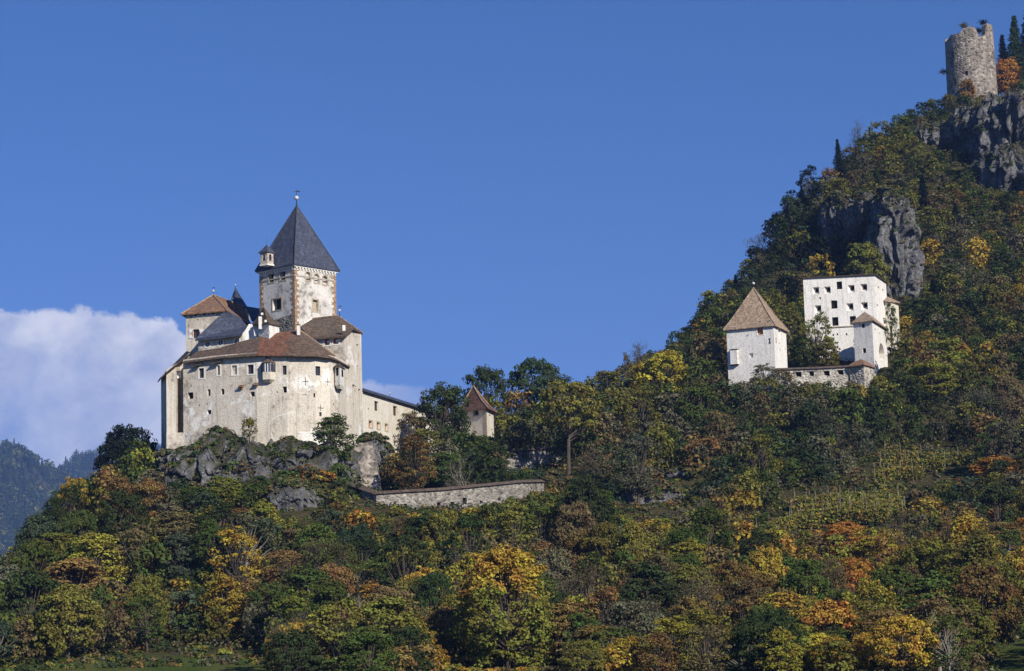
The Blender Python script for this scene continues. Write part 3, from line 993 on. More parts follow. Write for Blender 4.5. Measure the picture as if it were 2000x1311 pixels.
for cxp in (373.5, 393):
    u0, u1, z0, z1 = pU.rect(cxp, 652, 7, 18)
    sh = MB()
    sh.box(pU.P((u0 + u1) / 2, (z0 + z1) / 2, .06), Vector((pU.d.x, pU.d.y, 0)) * (u1 - u0) / 2, Vector((pU.n.x, pU.n.y, 0)) * .03, (0, 0, (z1 - z0) / 2))
    so_ = sh.build('shutter', MT['whitepaint'], hh)
    k = MB()
    um, zm = (u0 + u1) / 2, (z0 + z1) / 2
    sgn = 1 if cxp < 380 else -1
    k.poly([pU.P(um + sgn * .05 - .0, zm, .1), pU.P(um + sgn * (u1 - u0) * .48, zm - (z1 - z0) * .42, .1), pU.P(um + sgn * (u1 - u0) * .48, zm + (z1 - z0) * .42, .1)][::-1])
    k.poly([pU.P(um - sgn * .05, zm, .1), pU.P(um - sgn * (u1 - u0) * .3, zm - (z1 - z0) * .25, .1), pU.P(um - sgn * (u1 - u0) * .3, zm + (z1 - z0) * .25, .1)])
    k.build('painted_chevron', MT['redpaint'], so_)
m = MB()
o_ = .55
ea = [Vector((*(A_ + (A_ - B_).normalized() * o_ + pU.n * o_), zE - .1)), Vector((*(B_ + (B_ - A_).normalized() * o_ + pU.n * o_), zE - .1)),
      Vector((*(C_ + pV.n * o_ + (C_ - B_).normalized() * o_), zE - .1)), Vector((*(D_ + (D_ - C_).normalized() * o_), zE - .1))]
ap = at(416.5, 576.5, 361.5)
rd = at(474, 598.5, 369)
m.sheet([ea[0], ea[1], ap], .2)
m.sheet([ea[1], ea[2], rd, ap], .2)
m.sheet([ea[2], ea[3], rd], .2)
m.sheet([ea[3], ea[0], ap, rd], .2)
m.build('roof', MT['roof_brown'], hh)
m = MB()
for p, q2 in ((ap, ea[1]), (ap, ea[0]), (ap, rd)): m.tube([p + Vector((0, 0, .05)), q2 + Vector((0, 0, .05))], [.11, .11], 6)
m.build('ridge_tiles', MT['roof_pale'], hh)
finial(hh, ap, 1.35, .19)

# ================================================================== castle: slate-roofed hall with round windows
rh = thing('slate_roof_hall', at(430, 690, 350), 'low castle wing with a blue-grey slate roof above three round windows', 'castle wing')
d0, d1 = (387, 672, 351.6), (474, 662, 348.4)
zt0, zt1 = zp(387, 661, 351.6), zp(474, 652, 348.4)
pD = Panel(xy(*d0), xy(*d1), (zt0, zt1), (zp(387, 700, 351.6), zp(474, 692, 348.4)))
for px, py in ((405, 672), (430, 669), (462, 666)):
    opening(pD, rh, px, py, 11.5, 12, 'round', 'glazed', 0.25, frame=MT['trim'], surround=MT['trim'], label='round window with white rim')
walls_from('wall', rh, [pD], MT['upper'])
m = MB()
m.sheet([at(474, 694, 348.4), at(490, 694, 348), at(500, 662, 347.9), at(506, 640, 348.6), at(484, 634, 348.6), at(482, 641, 348.5), at(474, 653, 348.4)], .02)
for k in (0,):
    pts_ = [at(474, 694, 348.38), at(489, 680, 348), at(499, 662, 347.9), at(506, 645, 348.4), at(506, 634, 348.6), at(486, 633, 348.6), at(481, 642, 348.5), at(473, 653, 348.38)]
    n = len(pts_)
    bk_ = [p + Vector((0, 2.0, 0)) for p in pts_]
    m = MB()
    m.poly(pts_)
    m.poly(bk_[::-1])
    for i in range(n): m.poly([pts_[i], bk_[i], bk_[(i + 1) % n], pts_[(i + 1) % n]])
    m.build('gable_wall', MT['white'], rh)
m = MB()
m.sheet([at(381, 662.5, 351), at(427, 658.5, 349.2), at(472.5, 651.5, 347.4), at(482, 636, 352), at(468, 620, 356), at(443, 606, 353.9), at(425, 620, 353)], .3)
m.build('roof', MT['slate'], rh)

# ================================================================== castle: dark spire behind
sp = thing('dark_spire', at(465, 610, 378), 'small steep navy-black slate spire rising behind the brown hipped roof', 'turret')
a_ = at(459.5, 561, 378)
b4 = [at(444, 590, 376), at(484, 602, 374.5), at(488, 604, 381), at(449, 590, 382)]
for p in b4: p.z = zp(484, 604, 376)
m = MB()
for i in range(4): m.sheet([b4[i], b4[(i + 1) % 4], a_], .15)
m.sheet([at(480, 598, 374), at(510, 603, 374), at(510, 625, 372), at(492, 625, 372)], .3)
m.build('roof', MT['slate'], sp)
m = MB()
for i in range(4):
    p, q2 = b4[i], b4[(i + 1) % 4]
    m.poly([(p.x, p.y, ZB + 15), (q2.x, q2.y, ZB + 15), (q2.x, q2.y, p.z), (p.x, p.y, p.z)])
m.build('wall', MT['upper'], sp)
finial(sp, a_ - Vector((0, 0, .1)), 1.0, .13, vane=False)

# ================================================================== castle: keep
keep = thing('castle_keep', at(577, 650, 355), 'tall square castle keep with a steep slate pyramid roof and brown corner stones', 'castle keep')
kB = Vector(xy(575.5, 560, 353.5))
lenL, lenR = 7.96, 8.95
angL = R(41)
kA = kB + Vector((-math.cos(angL), math.sin(angL))) * lenL
kC = kB + Vector((math.sin(angL), math.cos(angL))) * lenR
kD = kA + (kC - kB)
zk1 = zp(577, 517, 353.5)
zk0 = zp(577, 690, 353.5)
pKL = Panel(kA, kB, (zk1, zk1), (zk0, zk0))
pKR = Panel(kB, kC, (zk1, zk1), (zk0, zk0))
for px, py, w, h in ((529.5, 543, 10.5, 17), (552, 538.5, 10.5, 17)):
    opening(pKL, keep, px, py, w, h, 'rect', 'hole', 0.75, label='upper window on the dimmer face', surround=MT['surround'])
opening(pKL, keep, 541, 594.5, 17, 22, 'rect', 'hole', 0.95, label='large window on the dimmer face', surround=MT['surround'])
for px, py, w, h in ((601.5, 539.5, 9, 17), (618.5, 543.5, 9, 17), (635, 547.5, 9, 17)):
    opening(pKR, keep, px, py, w, h, 'arch', 'hole', 0.4, mat=MT['keep_left'], label='bricked-in arched upper window on the sunny face', surround=MT['surround'])
opening(pKR, keep, 616, 597, 10.5, 22, 'rect', 'hole', 0.45, mat=MT['surround'], label='tall window on the sunny face', surround=MT['surround'])
pk3, pk4 = Panel(kC, kD, (zk1, zk1), (zk0, zk0)), Panel(kD, kA, (zk1, zk1), (zk0, zk0))
walls_from('wall', keep, [pKL, pKR, pk3, pk4], MT['keep_left'])


def ring(mb, pn, z0, z1, out, e=None):
    e = out if e is None else e
    a0, b0 = -e, pn.L + e
    P_ = pn.P
    mb.poly([P_(a0, z0, out), P_(b0, z0, out), P_(b0, z1, out), P_(a0, z1, out)])
    mb.poly([P_(a0, z0, 0), P_(b0, z0, 0), P_(b0, z0, out), P_(a0, z0, out)])
    mb.poly([P_(a0, z1, out), P_(b0, z1, out), P_(b0, z1, 0), P_(a0, z1, 0)])


cn = MB()
for pn_ in (pKL, pKR, pk3, pk4):
    ring(cn, pn_, zk1 - .32, zk1 + .12, .30)
    ring(cn, pn_, zk1 - .75, zk1 - .62, .06)
    n = int(pn_.L / .62)
    for i in range(n):
        u_ = (i + .5) * pn_.L / n
        cn.box(pn_.P(u_, zk1 - .46, .14), Vector((pn_.d.x, pn_.d.y, 0)) * .13, Vector((pn_.n.x, pn_.n.y, 0)) * .13, (0, 0, .135))
cn.build('cornice', MT['trim'], keep)
st = MB()
zs = zp(577, 537.5, 353.5)
for pn_ in (pKL, pKR): ring(st, pn_, zs - .1, zs + .1, .09)
st.build('string_course', MT['corbel'], keep)
for (pa, ea_, pb_, eb_) in ((pKL, 'b', pKR, 'a'), (pKL, 'a', pk4, 'b'), (pKR, 'b', pk3, 'a')):
    qn = MB()
    z_ = zk0
    i = 0
    while z_ < zk1 - .8:
        h_ = .42 + .1 * math.sin(i * 2.3)
        for pn_, e_ in ((pa, ea_), (pb_, eb_)):
            wq = (.85 if (i % 2 == (0 if pn_ is pa else 1)) else .45) + .12 * math.sin(i * 5.1)
            u0, u1 = (-.04, wq) if e_ == 'a' else (pn_.L - wq, pn_.L + .04)
            qn.poly([pn_.P(u0, z_, .04), pn_.P(u1, z_, .04), pn_.P(u1, z_ + h_ - .03, .04), pn_.P(u0, z_ + h_ - .03, .04)])
            for uu in (u0, u1):
                if 0 < uu < pn_.L: qn.poly([pn_.P(uu, z_, 0), pn_.P(uu, z_, .04), pn_.P(uu, z_ + h_ - .03, .04), pn_.P(uu, z_ + h_ - .03, 0)])
        z_ += h_
        i += 1
    qn.build('corner_stones', MT['quoin'], keep)
# rough lower masonry
rm = MB()
zq = zp(577, 613, 353.5)
rm.poly([pKL.P(2.6, zk0, .06), pKL.P(pKL.L - .6, zk0, .06), pKL.P(pKL.L - .6, zq, .06), pKL.P(2.6, zq - .5, .06)])
rm.build('rough_masonry', MT['rubble'], keep)
wl = MB()
m_ = [(583, 642, 352.5), (611, 622, 356.5), (611, 618.5, 356.5), (582, 638, 352.5)]
wl.sheet([at(*p) for p in m_], .5)
wl.build('skirting_wall', MT['white'], keep)
rf = MB()
cK = (kA + kC) / 2
apx = at(576.7, 401, (kA.y + kC.y) / 2)
apx = Vector((cK.x, cK.y, apx.z))
o_ = .5
cor = []
for p in (kA, kB, kC, kD):
    d_ = (p - cK)
    cor.append(Vector((*(cK + d_ * (1 + o_ * 1.41 / d_.length)), zk1 + .05)))
nst = 10
for i in range(4):
    a_, b_ = cor[i], cor[(i + 1) % 4]
    prev = (a_, b_)
    for k in range(1, nst + 1):
        f = k / nst
        # slight flare at the foot
        g_ = f - 0.035 * math.sin(math.pi * min(f * 2.2, 1))
        g_ = f ** 1.0
        zz_ = cor[0].z + (apx.z - cor[0].z) * (f - .028 * math.sin(math.pi * f) * (1 - f))
        a2 = Vector((a_.x + (apx.x - a_.x) * g_, a_.y + (apx.y - a_.y) * g_, zz_))
        b2 = Vector((b_.x + (apx.x - b_.x) * g_, b_.y + (apx.y - b_.y) * g_, zz_))
        if k < nst: rf.poly([prev[0], prev[1], b2, a2])
        else: rf.poly([prev[0], prev[1], apx])
        prev = (a2, b2)
    rf.poly([a_, b_, b_ - Vector((0, 0, .18)), a_ - Vector((0, 0, .18))])
rf.poly([c - Vector((0, 0, .18)) for c in cor])
rf.build('roof', MT['slate'], keep)
m = MB()
for c in cor: m.tube([c + Vector((0, 0, .02)), apx], [.09, .07], 5)
m.build('hip_flashing', MT['iron'], keep)
finial(keep, apx - Vector((0, 0, .2)), 2.75, .36)
# small bell turret standing on the eave
tb = Vector(xy(519, 515, 355.3))
tl = [tb + Vector((x_, y_)) for x_, y_ in ((-.9, .4), (.3, -.4), (1.15, .6), (-.05, 1.4))]
z0, z1, z2 = zp(515, 520, 355.7), zp(515, 493.5, 355.7), zp(520.6, 478, 355.7)
tps = [Panel(tl[i], tl[(i + 1) % 4], (z1, z1), (z0, z0)) for i in range(4)]
bt = MB()
for i, pn_ in enumerate(tps):
    ww = pn_.L
    pn_.holes.append({'poly': shape_poly('arch', ww * .3, ww * .7, z0 + .75, z1 - .35), 'inner': shape_poly('arch', ww * .3, ww * .7, z0 + .75, z1 - .35), 'depth': .12})
    pn_.emit(bt)
tur = bt.build('bell_turret', MT['upper'], keep, 'small white open turret with a slate cap on the eave')
cc = sum((Vector((*p, 0)) for p in tl), Vector()) / 4
m = MB()
tt = [Vector((cc.x + (p.x - cc.x) * 1.28, cc.y + (p.y - cc.y) * 1.28, z1)) for p in tl]
for i in range(4): m.sheet([tt[i], tt[(i + 1) % 4], Vector((cc.x, cc.y, z2))], .12)
m.build('turret_cap', MT['slate'], tur)
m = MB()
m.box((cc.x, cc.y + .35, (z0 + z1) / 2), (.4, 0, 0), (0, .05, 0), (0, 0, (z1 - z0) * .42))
m.build('painted_turret_shade', MT['dark'], tur)  # dark slab put in for the shade inside the open turret
m = MB()
t2 = [Vector((cc.x + (p.x - cc.x) * 1.12, cc.y + (p.y - cc.y) * 1.12, z0 + .25)) for p in tl]
for i in range(4): m.sheet([t2[i], t2[(i + 1) % 4], Vector((cc.x, cc.y, z0 + .2))], .22)
m.build('turret_ledge', MT['trim'], tur)
finial(keep, Vector((cc.x, cc.y, z2 - .05)), 1.15, .08, vane=True, ball=False, name='turret_finial')

# ================================================================== castle: little stair turret in front of the keep
stt = thing('stair_turret', at(525, 655, 347), 'small white stair turret with a steep dark flared roof in front of the keep', 'turret')
s0, s1, s2 = [Vector(xy(*c)) for c in ((505, 640, 347.6), (525.5, 640, 345.6), (545.5, 645, 348.2))]
s3 = s0 + s2 - s1
zt_ = zp(525.5, 632.5, 345.6)
zb_ = zp(525, 668, 346)
ps = [Panel(s0, s1, (zt_, zt_), (zb_, zb_)), Panel(s1, s2, (zt_, zt_), (zb_, zb_)), Panel(s2, s3, (zt_, zt_), (zb_, zb_)), Panel(s3, s0, (zt_, zt_), (zb_, zb_))]
opening(ps[0], stt, 507.5, 645.5, 2.4, 4, 'rect', 'hole', .3)
opening(ps[1], stt, 526.8, 651, 2.2, 3.5, 'rect', 'hole', .3)
walls_from('wall', stt, ps, MT['white'])
m = MB()
cs = (s0 + s2) / 2
ap = Vector((cs.x - .8, cs.y - .3, zp(515, 597, 347)))
eo = [Vector((*(cs + (p - cs) * 1.22), zt_ + .05)) for p in (s0, s1, s2, s3)]
eo[0] = at(489, 635, 349)
for i in range(4):
    a_, b_ = eo[i], eo[(i + 1) % 4]
    ma, mb_ = a_.lerp(ap, .45) - Vector((0, 0, .35)), b_.lerp(ap, .45) - Vector((0, 0, .35))
    m.sheet([a_, b_, mb_, ma], .12)
    m.sheet([ma, mb_, ap], .12)
m.build('roof', MT['roof_dark'], stt)
m = MB()
m.box(at(508.5, 631, 346), (.24, 0, 0), (0, .24, 0), (0, 0, .95))
m.build('chimney', MT['white'], stt)
for x_, y_, Y_ in ((512, 613.5, 345.8), (519, 627.5, 345.2)):
    m = MB()
    m.box(at(x_, y_, Y_), (.16, 0, 0), (0, .2, 0), (0, 0, .17))
    m.build('roof_hatch', MT['trim'], stt)

# ================================================================== castle: east range right of the keep
er = thing('east_range', at(690, 870, 353), 'tall pale castle range with dark roof and two arched shuttered windows right of keep', 'castle wing')
g0, g1, g2 = (588, 662, 352.4), (674.5, 657, 349.9), (707.5, 654, 358.3)
z1_, z2_ = zp(674.5, 655, 350), zp(707.5, 652, 358.3)
G0, G1, G2 = [Vector(xy(*c)) for c in ((588, 700, 352.4), (674.5, 760, 349.8), (707.5, 760, 358.3))]
pG = Panel(G0, G1, (z1_, z1_), (zp(630, 730, 350), ) * 2)
um, zm_ = 0, 0
pG2 = Panel(G1, G2, (z1_, z2_), (ZB, ZB))
um, zm_ = pG2.uv(689, 642)
pG2.outline = [(0, ZB), (pG2.L, ZB), (pG2.L, z2_), (um, zm_), (0, z1_)]
for px, py in ((639, 667.5), (656, 665.5)):
    wd = opening(pG, er, px, py, 10.5, 13, 'arch', 'hole', 0.3, label='arched window with red and white shutters', surround=MT['trim'])
    u0, u1, z0, z1 = pG.rect(px, py, 9, 10)
    for k_, (ua, ub) in enumerate(((u0, u0 + (u1 - u0) * .3), (u0 + (u1 - u0) * .36, u1))):
        sh = MB()
        sh.box(pG.P((ua + ub) / 2, (z0 + z1) / 2, -.18), Vector((pG.d.x, pG.d.y, 0)) * (ub - ua) / 2, Vector((pG.n.x, pG.n.y, 0)) * .03, (0, 0, (z1 - z0) / 2 * (.95 if k_ == 0 else .6)))
        sh.build('shutter', MT['redpaint' if k_ == 0 else 'whitepaint'], wd, ('red' if k_ == 0 else 'white') + ' shutter leaf')
for px, py, w, h in ((676.5, 748, 4, 19), (691, 761.5, 5, 20), (695, 763, 2, 17), (702, 768.5, 4.2, 17), (698, 676, 3.5, 7), (698, 721, 2.5, 14), (678, 780, 2, 13), (684, 780, 2, 9), (690, 790, 2, 3), (700, 785, 2, 4)):
    opening(pG2, er, px, py, w, h, 'rect', 'hole', 0.4, label='narrow dark opening in the side wall')
G3 = G2 + Vector((-5, 3.5))
G4 = G3 + Vector((-4.5, -2))
walls_from('wall', er, [pG, pG2, Panel(G2, G3, (z2_, z2_), (ZB, ZB)), Panel(G3, G4, (z2_, z2_), (ZB, ZB))], MT['hall'])
rq = [at(605.5, 661, 351.2), at(675, 655.5, 349), at(690, 641, 352.6), at(660, 617.5, 355), at(605, 624, 356.5), at(586.5, 637.5, 353)]
m = MB()
m.sheet([rq[0], rq[1], rq[2], rq[3], rq[4], rq[5]], .28)
m.sheet([rq[3], rq[2], at(708.5, 651, 359.2)], .25)
m.sheet([rq[3], at(708.5, 651, 359.2), rq[4] + Vector((1, 8, -1.5)), rq[4]], .25)
m.build('roof', MT['roof_dark'], er)
m = MB()
m.tube([rq[3] + Vector((0, 0, .08)), rq[4] + Vector((0, 0, .08))], [.12, .12], 6)
m.tube([rq[3] + Vector((0, 0, .08)), at(708.5, 650, 359.2)], [.1, .1], 6)
m.build('ridge_tiles', MT['roof_pale'], er)
for x_, y_, Y_, hw, hh_ in ((583.2, 645.5, 345.8, .24, .75), (671.8, 641, 349.6, .22, .45)):
    m = MB()
    p_ = at(x_, y_, Y_)
    m.box(p_, (hw, 0, 0), (0, hw, 0), (0, 0, hh_))
    ch = m.build('chimney', MT['white'], er)
    m = MB()
    m.box(p_ + Vector((0, 0, hh_ + .08)), (hw * 1.3, 0, 0), (0, hw * 1.3, 0), (0, 0, .05))
    m.build('chimney_cap', MT['roof_dark'], ch)
finial(er, rq[3] + Vector((.25, 0, 0)), 1.75, .22)

# ================================================================== castle: long wing
lw = thing('long_wing', at(760, 880, 372), 'long cream castle wing with a dark slate roof running towards the trees', 'castle wing')
h0, h1, h2 = (708, 762.5, 358.6), (801, 790, 380.5), (880, 812, 401)
ze = zp(*h0)
Q0, Q1, Q2 = [Vector(xy(c[0], 800, c[2])) for c in (h0, h1, h2)]
zb_ = zp(760, 925, 366)
pH = Panel(Q0, Q2, (ze, ze), (zb_, zb_))
for px, py, w, h in ((735.5, 793.5, 8, 19), (772, 803, 8, 19), (812, 813, 6, 15)):
    opening(pH, lw, px, py, w, h, 'rect', 'hole', .3, mat=MT['wood'], label='tall dark shuttered window')
for px, py, w, h in ((723.5, 828.5, 6.5, 12), (739, 831.5, 6, 12), (754.5, 835, 5.5, 12)):
    opening(pH, lw, px, py, w, h, 'rect', 'hole', .35, mat=MT['owood'], label='small lower window in an ochre surround', surround=MT['surround'])
for px, py in ((733, 868), (720, 800)): opening(pH, lw, px, py, 3, 4, 'rect', 'hole', .35)
nn = Vector((pH.n.x, pH.n.y))
Q3, Q5 = Q2 - nn * 8, Q0 - nn * 8
walls_from('wall', lw, [pH, Panel(Q2, Q3, (ze, ze), (zb_, zb_)), Panel(Q3, Q5, (ze, ze), (zb_, zb_))], MT['wing'])
m = MB()
dd = Vector((pH.d.x, pH.d.y))
zrg = zp(709.5, 746, 362.5)
f1, f2 = Vector((*(Q0 + nn * .5), ze + .02)), Vector((*(Q2 + nn * .5 + dd * .5), ze + .02))
rg1, rg2 = Vector((*(Q0 - nn * 4), zrg)), Vector((*(Q2 - nn * 4 - dd * 1.5), zrg))
b1_, b2_ = Vector((*(Q0 - nn * 8.5), ze)), Vector((*(Q2 - nn * 8.5 + dd * .5), ze))
m.sheet([f1, f2, rg2, rg1], .25)
m.sheet([b2_, b1_, rg1, rg2], .25)
m.sheet([f2, b2_, rg2], .25)
m.build('roof', MT['slate'], lw)
fp = rg1.lerp(rg2, .56)
finial(lw, Vector((fp.x, fp.y, zrg)), 1.2, .13, vane=False)

# ================================================================== gate turret among the trees
gt = thing('gate_tower', at(940, 870, 398), 'small cream tower with steep red-brown flared roof half hidden by trees', 'tower')
v0, v1, v2 = [Vector(xy(*c)) for c in ((897, 830, 400.5), (950, 830, 395.5), (964.5, 830, 401.5))]
v3 = v0 + v2 - v1
zt_, zb_ = zp(950, 797, 395.5), zp(950, 905, 395)
pv = [Panel(v0, v1, (zt_, zt_), (zb_, zb_)), Panel(v1, v2, (zt_, zt_), (zb_, zb_)), Panel(v2, v3, (zt_, zt_), (zb_, zb_)), Panel(v3, v0, (zt_, zt_), (zb_, zb_))]
opening(pv[0], gt, 930, 807, 9, 9, 'rect', 'hole', .4, label='square opening under the eaves', surround=MT['surround'])
opening(pv[1], gt, 957, 815, 3, 9, 'rect', 'hole', .4)
opening(pv[1], gt, 961, 842, 2.5, 8, 'rect', 'hole', .4)
walls_from('wall', gt, pv, MT['wing'])
m = MB()
for pn_, e_ in ((pv[0], 'b'), (pv[1], 'a')):
    u0, u1 = (pn_.L - .8, pn_.L + .03) if e_ == 'b' else (-.03, .6)
    m.poly([pn_.P(u0, zb_, .03), pn_.P(u1, zb_, .03), pn_.P(u1, zt_, .03), pn_.P(u0, zt_, .03)])
m.build('corner_stones', MT['surround'], gt)
cv_ = (v0 + v2) / 2
ap = Vector((cv_.x - .4, cv_.y, zp(922.5, 750, 398)))
eo = [Vector((*(cv_ + (p - cv_) * 1.2), zt_ - .1)) for p in (v0, v1, v2, v3)]
m = MB()
ms = MB()
for i in range(4):
    a_, b_ = eo[i], eo[(i + 1) % 4]
    ma, mb_ = a_.lerp(ap, .4) - Vector((0, 0, .35)), b_.lerp(ap, .4) - Vector((0, 0, .35))
    m.sheet([a_, b_, mb_, ma], .15)
    m.sheet([ma, mb_, ap], .15)
    ms.tube([a_ + Vector((0, 0, .06)), ma + Vector((0, 0, .06)), ap + Vector((0, 0, .06))], [.11] * 3, 6)
m.build('roof', MT['roof_red'], gt)
ms.build('ridge_tiles', MT['roof_pale'], gt)


# ================================================================== free-standing walls
def wall_run(name, label, pts, foot, thick, mat, coping, holes=(), cat='wall'):
    """pts: (px, py, Y) along the top; foot: lower edge py per point"""
    root = thing(name, at(pts[0][0], foot[0], pts[0][2]), label, cat)
    pans = []
    for (p, q2, f0, f1_) in zip(pts[:-1], pts[1:], foot[:-1], foot[1:]):
        zt0, zt1 = zp(*p), zp(*q2)
        pans.append(Panel(xy(*p), xy(*q2), (zt0, zt1), (zp(p[0], f0, p[2]), zp(q2[0], f1_, q2[2]))))
    for px, py, w, h, *rest in holes:
        for pn_ in pans:
            u_, z_ = pn_.uv(px, py)
            if 0.3 < u_ < pn_.L - .3:
                kw = rest[0] if rest else {}
                opening(pn_, root, px, py, w, h, 'rect', 'hole', kw.get('d', .5), splay=kw.get('s'), name='loophole')
                break
    mb = MB()
    for pn_ in pans:
        pn_.emit(mb)
        t = -thick
        mb.poly([pn_.P(0, pn_.ta), pn_.P(pn_.L, pn_.tb), pn_.P(pn_.L, pn_.tb, t), pn_.P(0, pn_.ta, t)])
        mb.poly([pn_.P(pn_.L, pn_.bb, t), pn_.P(0, pn_.ba, t), pn_.P(0, pn_.ta, t), pn_.P(pn_.L, pn_.tb, t)])
    e = pans[0]
    mb.poly([e.P(0, e.ba, -thick), e.P(0, e.ba), e.P(0, e.ta), e.P(0, e.ta, -thick)])
    e = pans[-1]
    mb.poly([e.P(e.L, e.bb), e.P(e.L, e.bb, -thick), e.P(e.L, e.tb, -thick), e.P(e.L, e.tb)])
    mb.build('masonry', mat, root)
    if coping:
        cp = MB()
        for pn_ in pans:
            A0, B0 = pn_.P(-.05, pn_.ta + .03, .35), pn_.P(pn_.L + .05, pn_.tb + .03, .35)
            A1, B1 = pn_.P(-.05, pn_.ta + .45, -thick / 2), pn_.P(pn_.L + .05, pn_.tb + .45, -thick / 2)
            A2, B2 = pn_.P(-.05, pn_.ta + .03, -thick - .35), pn_.P(pn_.L + .05, pn_.tb + .03, -thick - .35)
            cp.poly([A0, B0, B1, A1]); cp.poly([A1, B1, B2, A2]); cp.poly([A2, B2, B0, A0])
            cp.poly([A0, A1, A2]); cp.poly([B0, B2, B1])
        cp.build('coping', coping, root)
    return root


wall_run('curtain_wall', 'long rubble curtain wall with a dark tiled coping and small loopholes below the castle', [(677, 946, 331), (735, 966, 324.5), (800, 961.5, 327), (860, 958.5, 330.5), (1020, 943, 340.5), (1062, 942, 347)],
         [1010, 1030, 1030, 1025, 1010, 1000], .9, MT['rubble'], MT['roof_dark'],
         [(707, 992, 6, 10), (736.5, 991, 6, 10), (754.5, 989, 6, 8), (792, 988, 6, 8), (857, 985, 7, 6), (884, 984, 8, 7), (908, 978.5, 8, 12), (940, 981, 5, 6), (975, 975, 5, 6), (916, 950.5, 2, 2)])
wall_run('terrace_wall', 'upper rubble garden wall with a thin tiled coping behind the leaning dark-trunked tree', [(980, 887, 371), (1060, 878, 374), (1140, 872, 378)], [925, 925, 920], .7, MT['rubble'], MT['roof_dark'])
m = MB()
spr = thing('rubble_spur', at(710, 950, 341), 'tapering rubble masonry spur below the right corner of the castle', 'buttress')
fr = [at(686, 868, 343), at(727, 862, 344), at(745, 962, 338), at(683, 955, 338)]
bkp = [p + Vector((0, 9, 0)) for p in fr]
m.poly(fr[::-1]); m.poly(bkp)
for i in range(4): m.poly([fr[i], fr[(i + 1) % 4], bkp[(i + 1) % 4], bkp[i]])
m.build('masonry', MT['tower'], spr)

# ================================================================== fort on the right
pt = thing('pale_tower', at(1480, 745, 416), 'square whitewashed tower with a steep pale brown pyramid roof on the wooded slope', 'tower')
t0, t1, t2 = [Vector(xy(*c)) for c in ((1421, 700, 417.5), (1513.5, 700, 413.6), (1537.5, 700, 421.5))]
t3 = t0 + t2 - t1
zt_, zb_ = zp(1512, 634.5, 413.6), zp(1470, 775, 413)
tp = [Panel(t0, t1, (zt_, zt_), (zb_, zb_)), Panel(t1, t2, (zt_, zt_), (zb_, zb_)), Panel(t2, t3, (zt_, zt_), (zb_, zb_)), Panel(t3, t0, (zt_, zt_), (zb_, zb_))]
opening(tp[0], pt, 1484.7, 646.5, 11.5, 15, 'rect', 'hole', .35, mat=MT['owood'], label='window closed by orange wooden boards', surround=MT['trim'])
opening(tp[0], pt, 1467.5, 694.5, 7.5, 9, 'rect', 'hole', .35, mat=MT['white'], label='small blind niche')
opening(tp[1], pt, 1522.5, 652, 4, 18, 'rect', 'hole', .25, mat=MT['white'], label='shallow blind slot')
for px, py in ((1522, 671), (1524, 684), (1534, 682)): opening(tp[1], pt, px, py, 2, 3, 'rect', 'hole', .3)
walls_from('wall', pt, tp, MT['white'])
u0, u1, z0, z1 = tp[0].rect(1435.5, 698, 14, 28)
m = MB()
m.box(tp[0].P((u0 + u1) / 2, (z0 + z1) / 2, .3), Vector((tp[0].d.x, tp[0].d.y, 0)) * (u1 - u0) / 2, Vector((tp[0].n.x, tp[0].n.y, 0)) * .3, (0, 0, (z1 - z0) / 2))
bx = m.build('closet_bay', MT['white'], pt)
m = MB()
for z_ in (z0 - .08, z1 + .07):
    m.box(tp[0].P((u0 + u1) / 2, z_, .34), Vector((tp[0].d.x, tp[0].d.y, 0)) * ((u1 - u0) / 2 + .08), Vector((tp[0].n.x, tp[0].n.y, 0)) * .36, (0, 0, .06))
m.build('bay_slab', MT['wood'], bx)
for x_, y_ in ((1503.5, 666), (1515.5, 665)):
    pn_ = tp[0] if x_ < 1512 else tp[1]
    u_, z_ = pn_.uv(x_, y_)
    D3 = Vector((pn_.d.x, pn_.d.y, 0)); N3 = Vector((pn_.n.x, pn_.n.y, 0)) * .03
    m = MB()
    for sg in (-1, 1): m.box(pn_.P(u_, z_, .035 + .004 * sg), (D3 * .13 * sg + Vector((0, 0, .5))), (D3 * .05), N3)
    m.build('wall_anchor', MT['iron'], pt)
ct = (t0 + t2) / 2
ap = Vector((ct.x - .15, ct.y, zp(1473, 560, 418)))
m, ms = MB(), MB()
eo = [Vector((*(ct + (p - ct) * (1 + .55 * 1.2 / (p - ct).length)), zt_ - .15)) for p in (t0, t1, t2, t3)]
for i in range(4):
    a_, b_ = eo[i], eo[(i + 1) % 4]
    ma, mb_ = a_.lerp(ap, .3) - Vector((0, 0, .22)), b_.lerp(ap, .3) - Vector((0, 0, .22))
    m.sheet([a_, b_, mb_, ma], .16)
    m.sheet([ma, mb_, ap], .16)
    ms.tube([a_ + Vector((0, 0, .05)), ma + Vector((0, 0, .05)), ap + Vector((0, 0, .05))], [.1] * 3, 6)
m.build('roof', MT['roof_pale'], pt)
ms.build('ridge_tiles', MT['roof_pale'], pt)
finial(pt, ap - Vector((0, 0, .1)), 1.9, .27, vane=False)
for i, (x_, y_) in enumerate(((1484, 631), (1499, 631), (1503, 629))):
    p_ = at(x_, y_ - 1.5, 412.8)
    m = MB()
    m.tube([p_ + Vector((-.16, 0, .02)), p_ + Vector((-.05, 0, .09)), p_ + Vector((.1, 0, .1)), p_ + Vector((.17, 0, .2)), p_ + Vector((.24, 0, .2))], [.02, .07, .08, .05, .01], 6)
    m.tube([p_ + Vector((0, 0, .05)), p_ + Vector((0, 0, -.17))], [.012, .012], 4)
    o = m.build('pigeon', MT['iron'])
    tag(o, ['dark bird perched above the boarded window of the pale tower', 'left bird of the pair near the right corner of the pale tower eave', 'dark bird nearest the right corner of the pale tower eave'][i], 'bird', 'birds on the tower eave')

